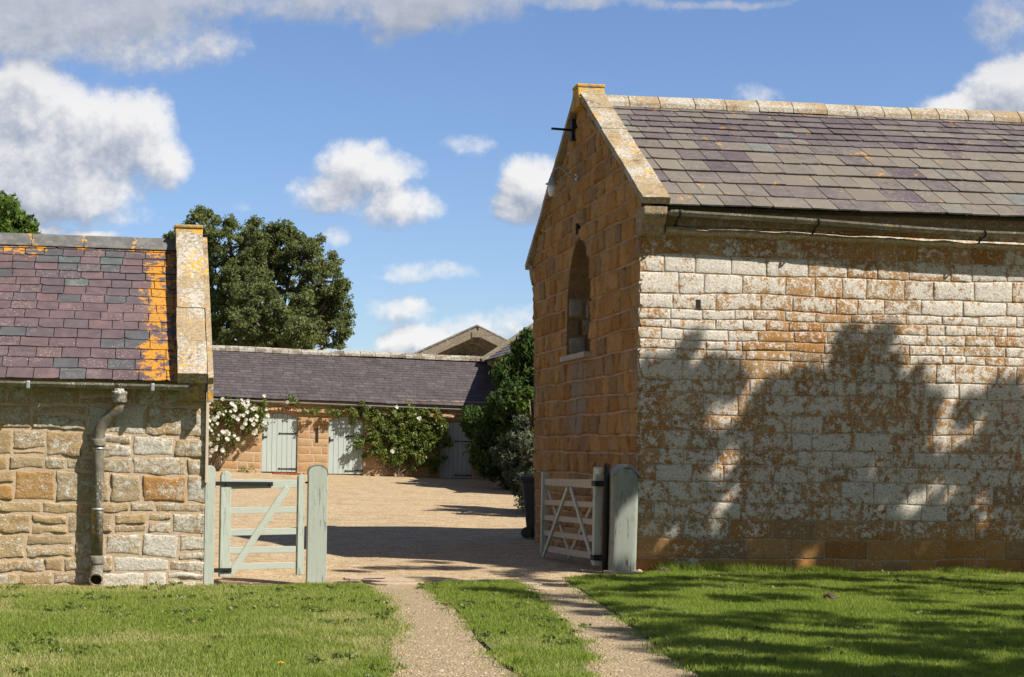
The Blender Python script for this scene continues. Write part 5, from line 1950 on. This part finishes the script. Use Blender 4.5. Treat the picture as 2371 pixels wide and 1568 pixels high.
# weathered post with a lead cap
wp = thing('gatepost', 'massive cracked pale green oak gatepost with a lead cap by the barn corner', 'gatepost', (2.985, 20.86, 0), .05)
b = MB()
ring = []
w_, d_ = .335, .30
nz = 24
for i in range(nz+1):
    z = -.25+(1.38+.25)*i/nz
    for k in range(20):
        a = 2*math.pi*(k+.5)/20
        ca, sa = math.cos(a), math.sin(a)
        e = .32
        x, y = w_/2*math.copysign(abs(ca)**e, ca), d_/2*math.copysign(abs(sa)**e, sa)
        jj = 1+.018*noise.noise((x*9, y*9, z*1.2))+.012*noise.noise((k*1.3, 0, z*5))-.02*sst(z, 1.0, 1.38)
        zz = min(z, 1.355-.105*(x/(w_/2))**2)
        ring.append((x*jj+.012*math.sin(z*1.7), y*jj, zz))
fs = [(i*20+k, i*20+(k+1) % 20, (i+1)*20+(k+1) % 20, (i+1)*20+k) for i in range(nz) for k in range(20)]
fs.append(tuple(nz*20+k for k in range(20)))
b.add(ring, fs, smooth=True)
b.build('shaft', M['sage_old'], wp)
b = MB()
vs, fs = [], []
NX, NY = 12, 4
xs2 = [-.176]+[-.176+.352*i/NX for i in range(NX+1)]+[.176]
ys2 = [-.158]+[-.158+.316*k/NY for k in range(NY+1)]+[.158]
for i, x in enumerate(xs2):
    for k, y in enumerate(ys2):
        z = 1.378-.105*(x/.168)**2+.006*noise.noise((x*20, y*20, 0))
        if i in (0, len(xs2)-1) or k in (0, len(ys2)-1):
            z -= .045+.02*noise.noise((x*14, y*14, 3))
        vs.append((x+.014, y, z))
w2 = len(ys2)
for i in range(len(xs2)-1):
    for k in range(w2-1):
        fs.append((i*w2+k, (i+1)*w2+k, (i+1)*w2+k+1, i*w2+k+1))
b.add(vs, fs)
b.build('cap', M['lead'], wp)

# ------------------------------------------------------------------ wheelie bin
bp = at(1222, 1247, 28.5)
bn = thing('wheelie_bin', 'black two-wheeled bin half hidden by the far corner of the barn', 'bin', (bp.x+.24, 28.6, 0), math.radians(-12))
b = MB()
lev = [(.0, .20, .22, .12), (.12, .215, .24, .0), (.95, .27, .335, 0), (.955, .285, .355, 0), (1.0, .285, .355, 0)]
vs = []
for (z, hw_, hd_, _) in lev:
    for k in range(24):
        a = 2*math.pi*(k+.5)/24
        ca, sa = math.cos(a), math.sin(a)
        vs.append((hd_*math.copysign(abs(ca)**.28, ca), hw_*math.copysign(abs(sa)**.28, sa), z+.02))
fs = [(i*24+k, i*24+(k+1) % 24, (i+1)*24+(k+1) % 24, (i+1)*24+k) for i in range(len(lev)-1) for k in range(24)]
fs += [tuple(range(23, -1, -1)), tuple(96+k for k in range(24))]
b.add(vs, fs, smooth=False)
b.build('body', M['plastic'], bn, .008)
b = MB()
vs = []
for i, (z, sc) in enumerate(((1.02, 1.0), (1.055, 1.0), (1.075, .93), (1.095, .6))):
    for k in range(24):
        a = 2*math.pi*(k+.5)/24
        ca, sa = math.cos(a), math.sin(a)
        vs.append((.375*sc*math.copysign(abs(ca)**.28, ca)-.01, .30*sc*math.copysign(abs(sa)**.28, sa), z))
fs = [(i*24+k, i*24+(k+1) % 24, (i+1)*24+(k+1) % 24, (i+1)*24+k) for i in range(3) for k in range(24)]
fs += [tuple(72+k for k in range(24))]
b.add(vs, fs)
b.build('lid', M['plastic'], bn, .006)
MB().tube([(-.39, -.24, 1.02), (-.42, -.2, 1.03), (-.42, .2, 1.03), (-.39, .24, 1.02)], .016, 8).build('handle', M['plastic'], bn)
for sy in (-1, 1):
    wl = MB().tube([(-.22, sy*.235, .10), (-.22, sy*.285, .10)], .10, 18).build('wheel', M['plastic'], bn, .01)
    MB().tube([(-.22, sy*.285, .10), (-.22, sy*.295, .10)], .05, 12).build('hub', M['plastic'], wl)

# ------------------------------------------------------------------ small things on the ground


def slab(label, px, py, w, d_, seed, rz=0.0, z=-.010):
    r = random.Random(seed)
    c = ground_at(px, py)
    n = 14
    prof = []
    for k in range(n):
        a = 2*math.pi*k/n
        ca, sa = math.cos(a), math.sin(a)
        e = .5
        prof.append((w/2*math.copysign(abs(ca)**e, ca)*r.uniform(.86, 1.05), d_/2*math.copysign(abs(sa)**e, sa)*r.uniform(.86, 1.05)))
    b = MB().prism(prof, lambda a, c_: (a, c_, -.05), lambda a, c_: (a, c_, z+.012))
    o = b.build('paving_slab', M['slab'], None, .006, loc=(c.x, c.y, 0))
    o.rotation_euler = (0, 0, rz)
    tag(o, label, 'paving slab', 'worn paving slabs at the gateway')


slab('broad pale slab sunk in the gravel at the head of the left wheel track', 905, 1345, .62, .9, 1, .2)
slab('narrow pale slab sunk in the gravel nearest the rounded gatepost', 845, 1337, .5, .5, 2, .1)
slab('small worn slab at the top of the right wheel track', 1225, 1352, .30, .55, 3, -.3)
slab('worn slab lower down beside the middle grass strip', 1250, 1361, .26, .4, 4, .4)
slab('flat stone at the foot of the massive oak gatepost', 1440, 1329, .46, .5, 5, .1, .02)


def lump(name, label, cat, loc, rx, rz, m, seed, group=None):
    bm = bmesh.new()
    bmesh.ops.create_icosphere(bm, subdivisions=3, radius=1)
    for v in bm.verts:
        k = 1+.35*noise.noise(v.co*1.6+Vector((seed, 0, 0)))+.2*noise.noise(v.co*4+Vector((seed, 3, 0)))
        v.co = Vector((v.co.x*rx*k, v.co.y*rx*k*.8, max(-.02, v.co.z*rz*k)))
    me = bpy.data.meshes.new(name)
    bm.to_mesh(me)
    bm.free()
    o = link(name, me, m, None, loc)
    tag(o, label, cat, group)


c = ground_at(1922, 1393)
lump('earth_clod', 'dark earth clod on the lawn well below the barn wall', 'clod', (c.x, c.y, .04), .075, .05, M['soil'], 1)
c = ground_at(1535, 1328)
lump('earth_clod', 'brown earth clod on the grass edge by the barn corner', 'clod', (c.x, c.y, .03), .07, .045, M['soil'], 4)
c = ground_at(1480, 1326)
lump('pale_stone', 'small pale stone lying between the oak gatepost and the barn', 'stone', (c.x, c.y, .01), .04, .03, M['sill'], 7)
# dandelion
c = ground_at(650, 1562)
dn = thing('dandelion', 'yellow dandelion flower in the lawn', 'flower', (c.x, c.y, .02))
b = MB()
for ring, (rr, n_, up) in enumerate(((.022, 14, 0), (.015, 11, .004), (.008, 7, .007))):
    for k in range(n_):
        a = 2*math.pi*(k+.5*ring)/n_
        ca, sa = math.cos(a), math.sin(a)
        o = .004
        b.add([(0, 0, .055+up), (ca*rr-sa*o, sa*rr+ca*o, .06+up), (ca*rr*1.1, sa*rr*1.1, .061+up), (ca*rr+sa*o, sa*rr-ca*o, .06+up)], [(0, 1, 2, 3)])
b.build('flower_head', M['yellow_flower'], dn)
MB().tube([(0, 0, 0), (.003, 0, .03), (0, 0, .056)], .0025, 6).build('stem', M['grass'], dn)
# loose pebbles along the gravel edges
r = np.random.default_rng(9)
pv, pf, pt_ = [], [], []
for i in range(3600):
    px, py = r.uniform(480, 1480), 1225+r.random()**.6*345
    c = ground_at(px, py)
    if inside(LAWN_L, np.array([c.x]), np.array([c.y]))[0] or inside(LAWN_C, np.array([c.x]), np.array([c.y]))[0] or inside(LAWN_R, np.array([c.x]), np.array([c.y]))[0]:
        continue
    s = r.uniform(.006, .017)
    a = r.uniform(0, 6.28)
    o = len(pv)
    hz = .018*noise.noise((c.x*.8, c.y*.8, 0))-.018
    for (dx, dy, dz_) in ((1, 0, .1), (0, .8, .1), (-1, 0, .1), (0, -.8, .1), (0, 0, .75)):
        pv.append((c.x+s*(dx*math.cos(a)-dy*math.sin(a)), c.y+s*(dx*math.sin(a)+dy*math.cos(a)), hz+s*dz_))
    q = r.random()
    pf += [(o, o+1, o+4), (o+1, o+2, o+4), (o+2, o+3, o+4), (o+3, o, o+4)]
    pt_ += [(q, q, q)]*5
M['pebble'] = mat('pebbles', lambda t: pbr(t, t.ramp(t.attr('tint')[0], [(0, (.17, .12, .075)), (.5, (.33, .25, .16)), (1, (.43, .355, .25))]), .85))
tag(link('gravel', np_mesh('gravel', pv, pf, np.array(pt_)), M['pebble']), 'loose pebbles scattered over the gravel tracks', 'gravel', kind='stuff')
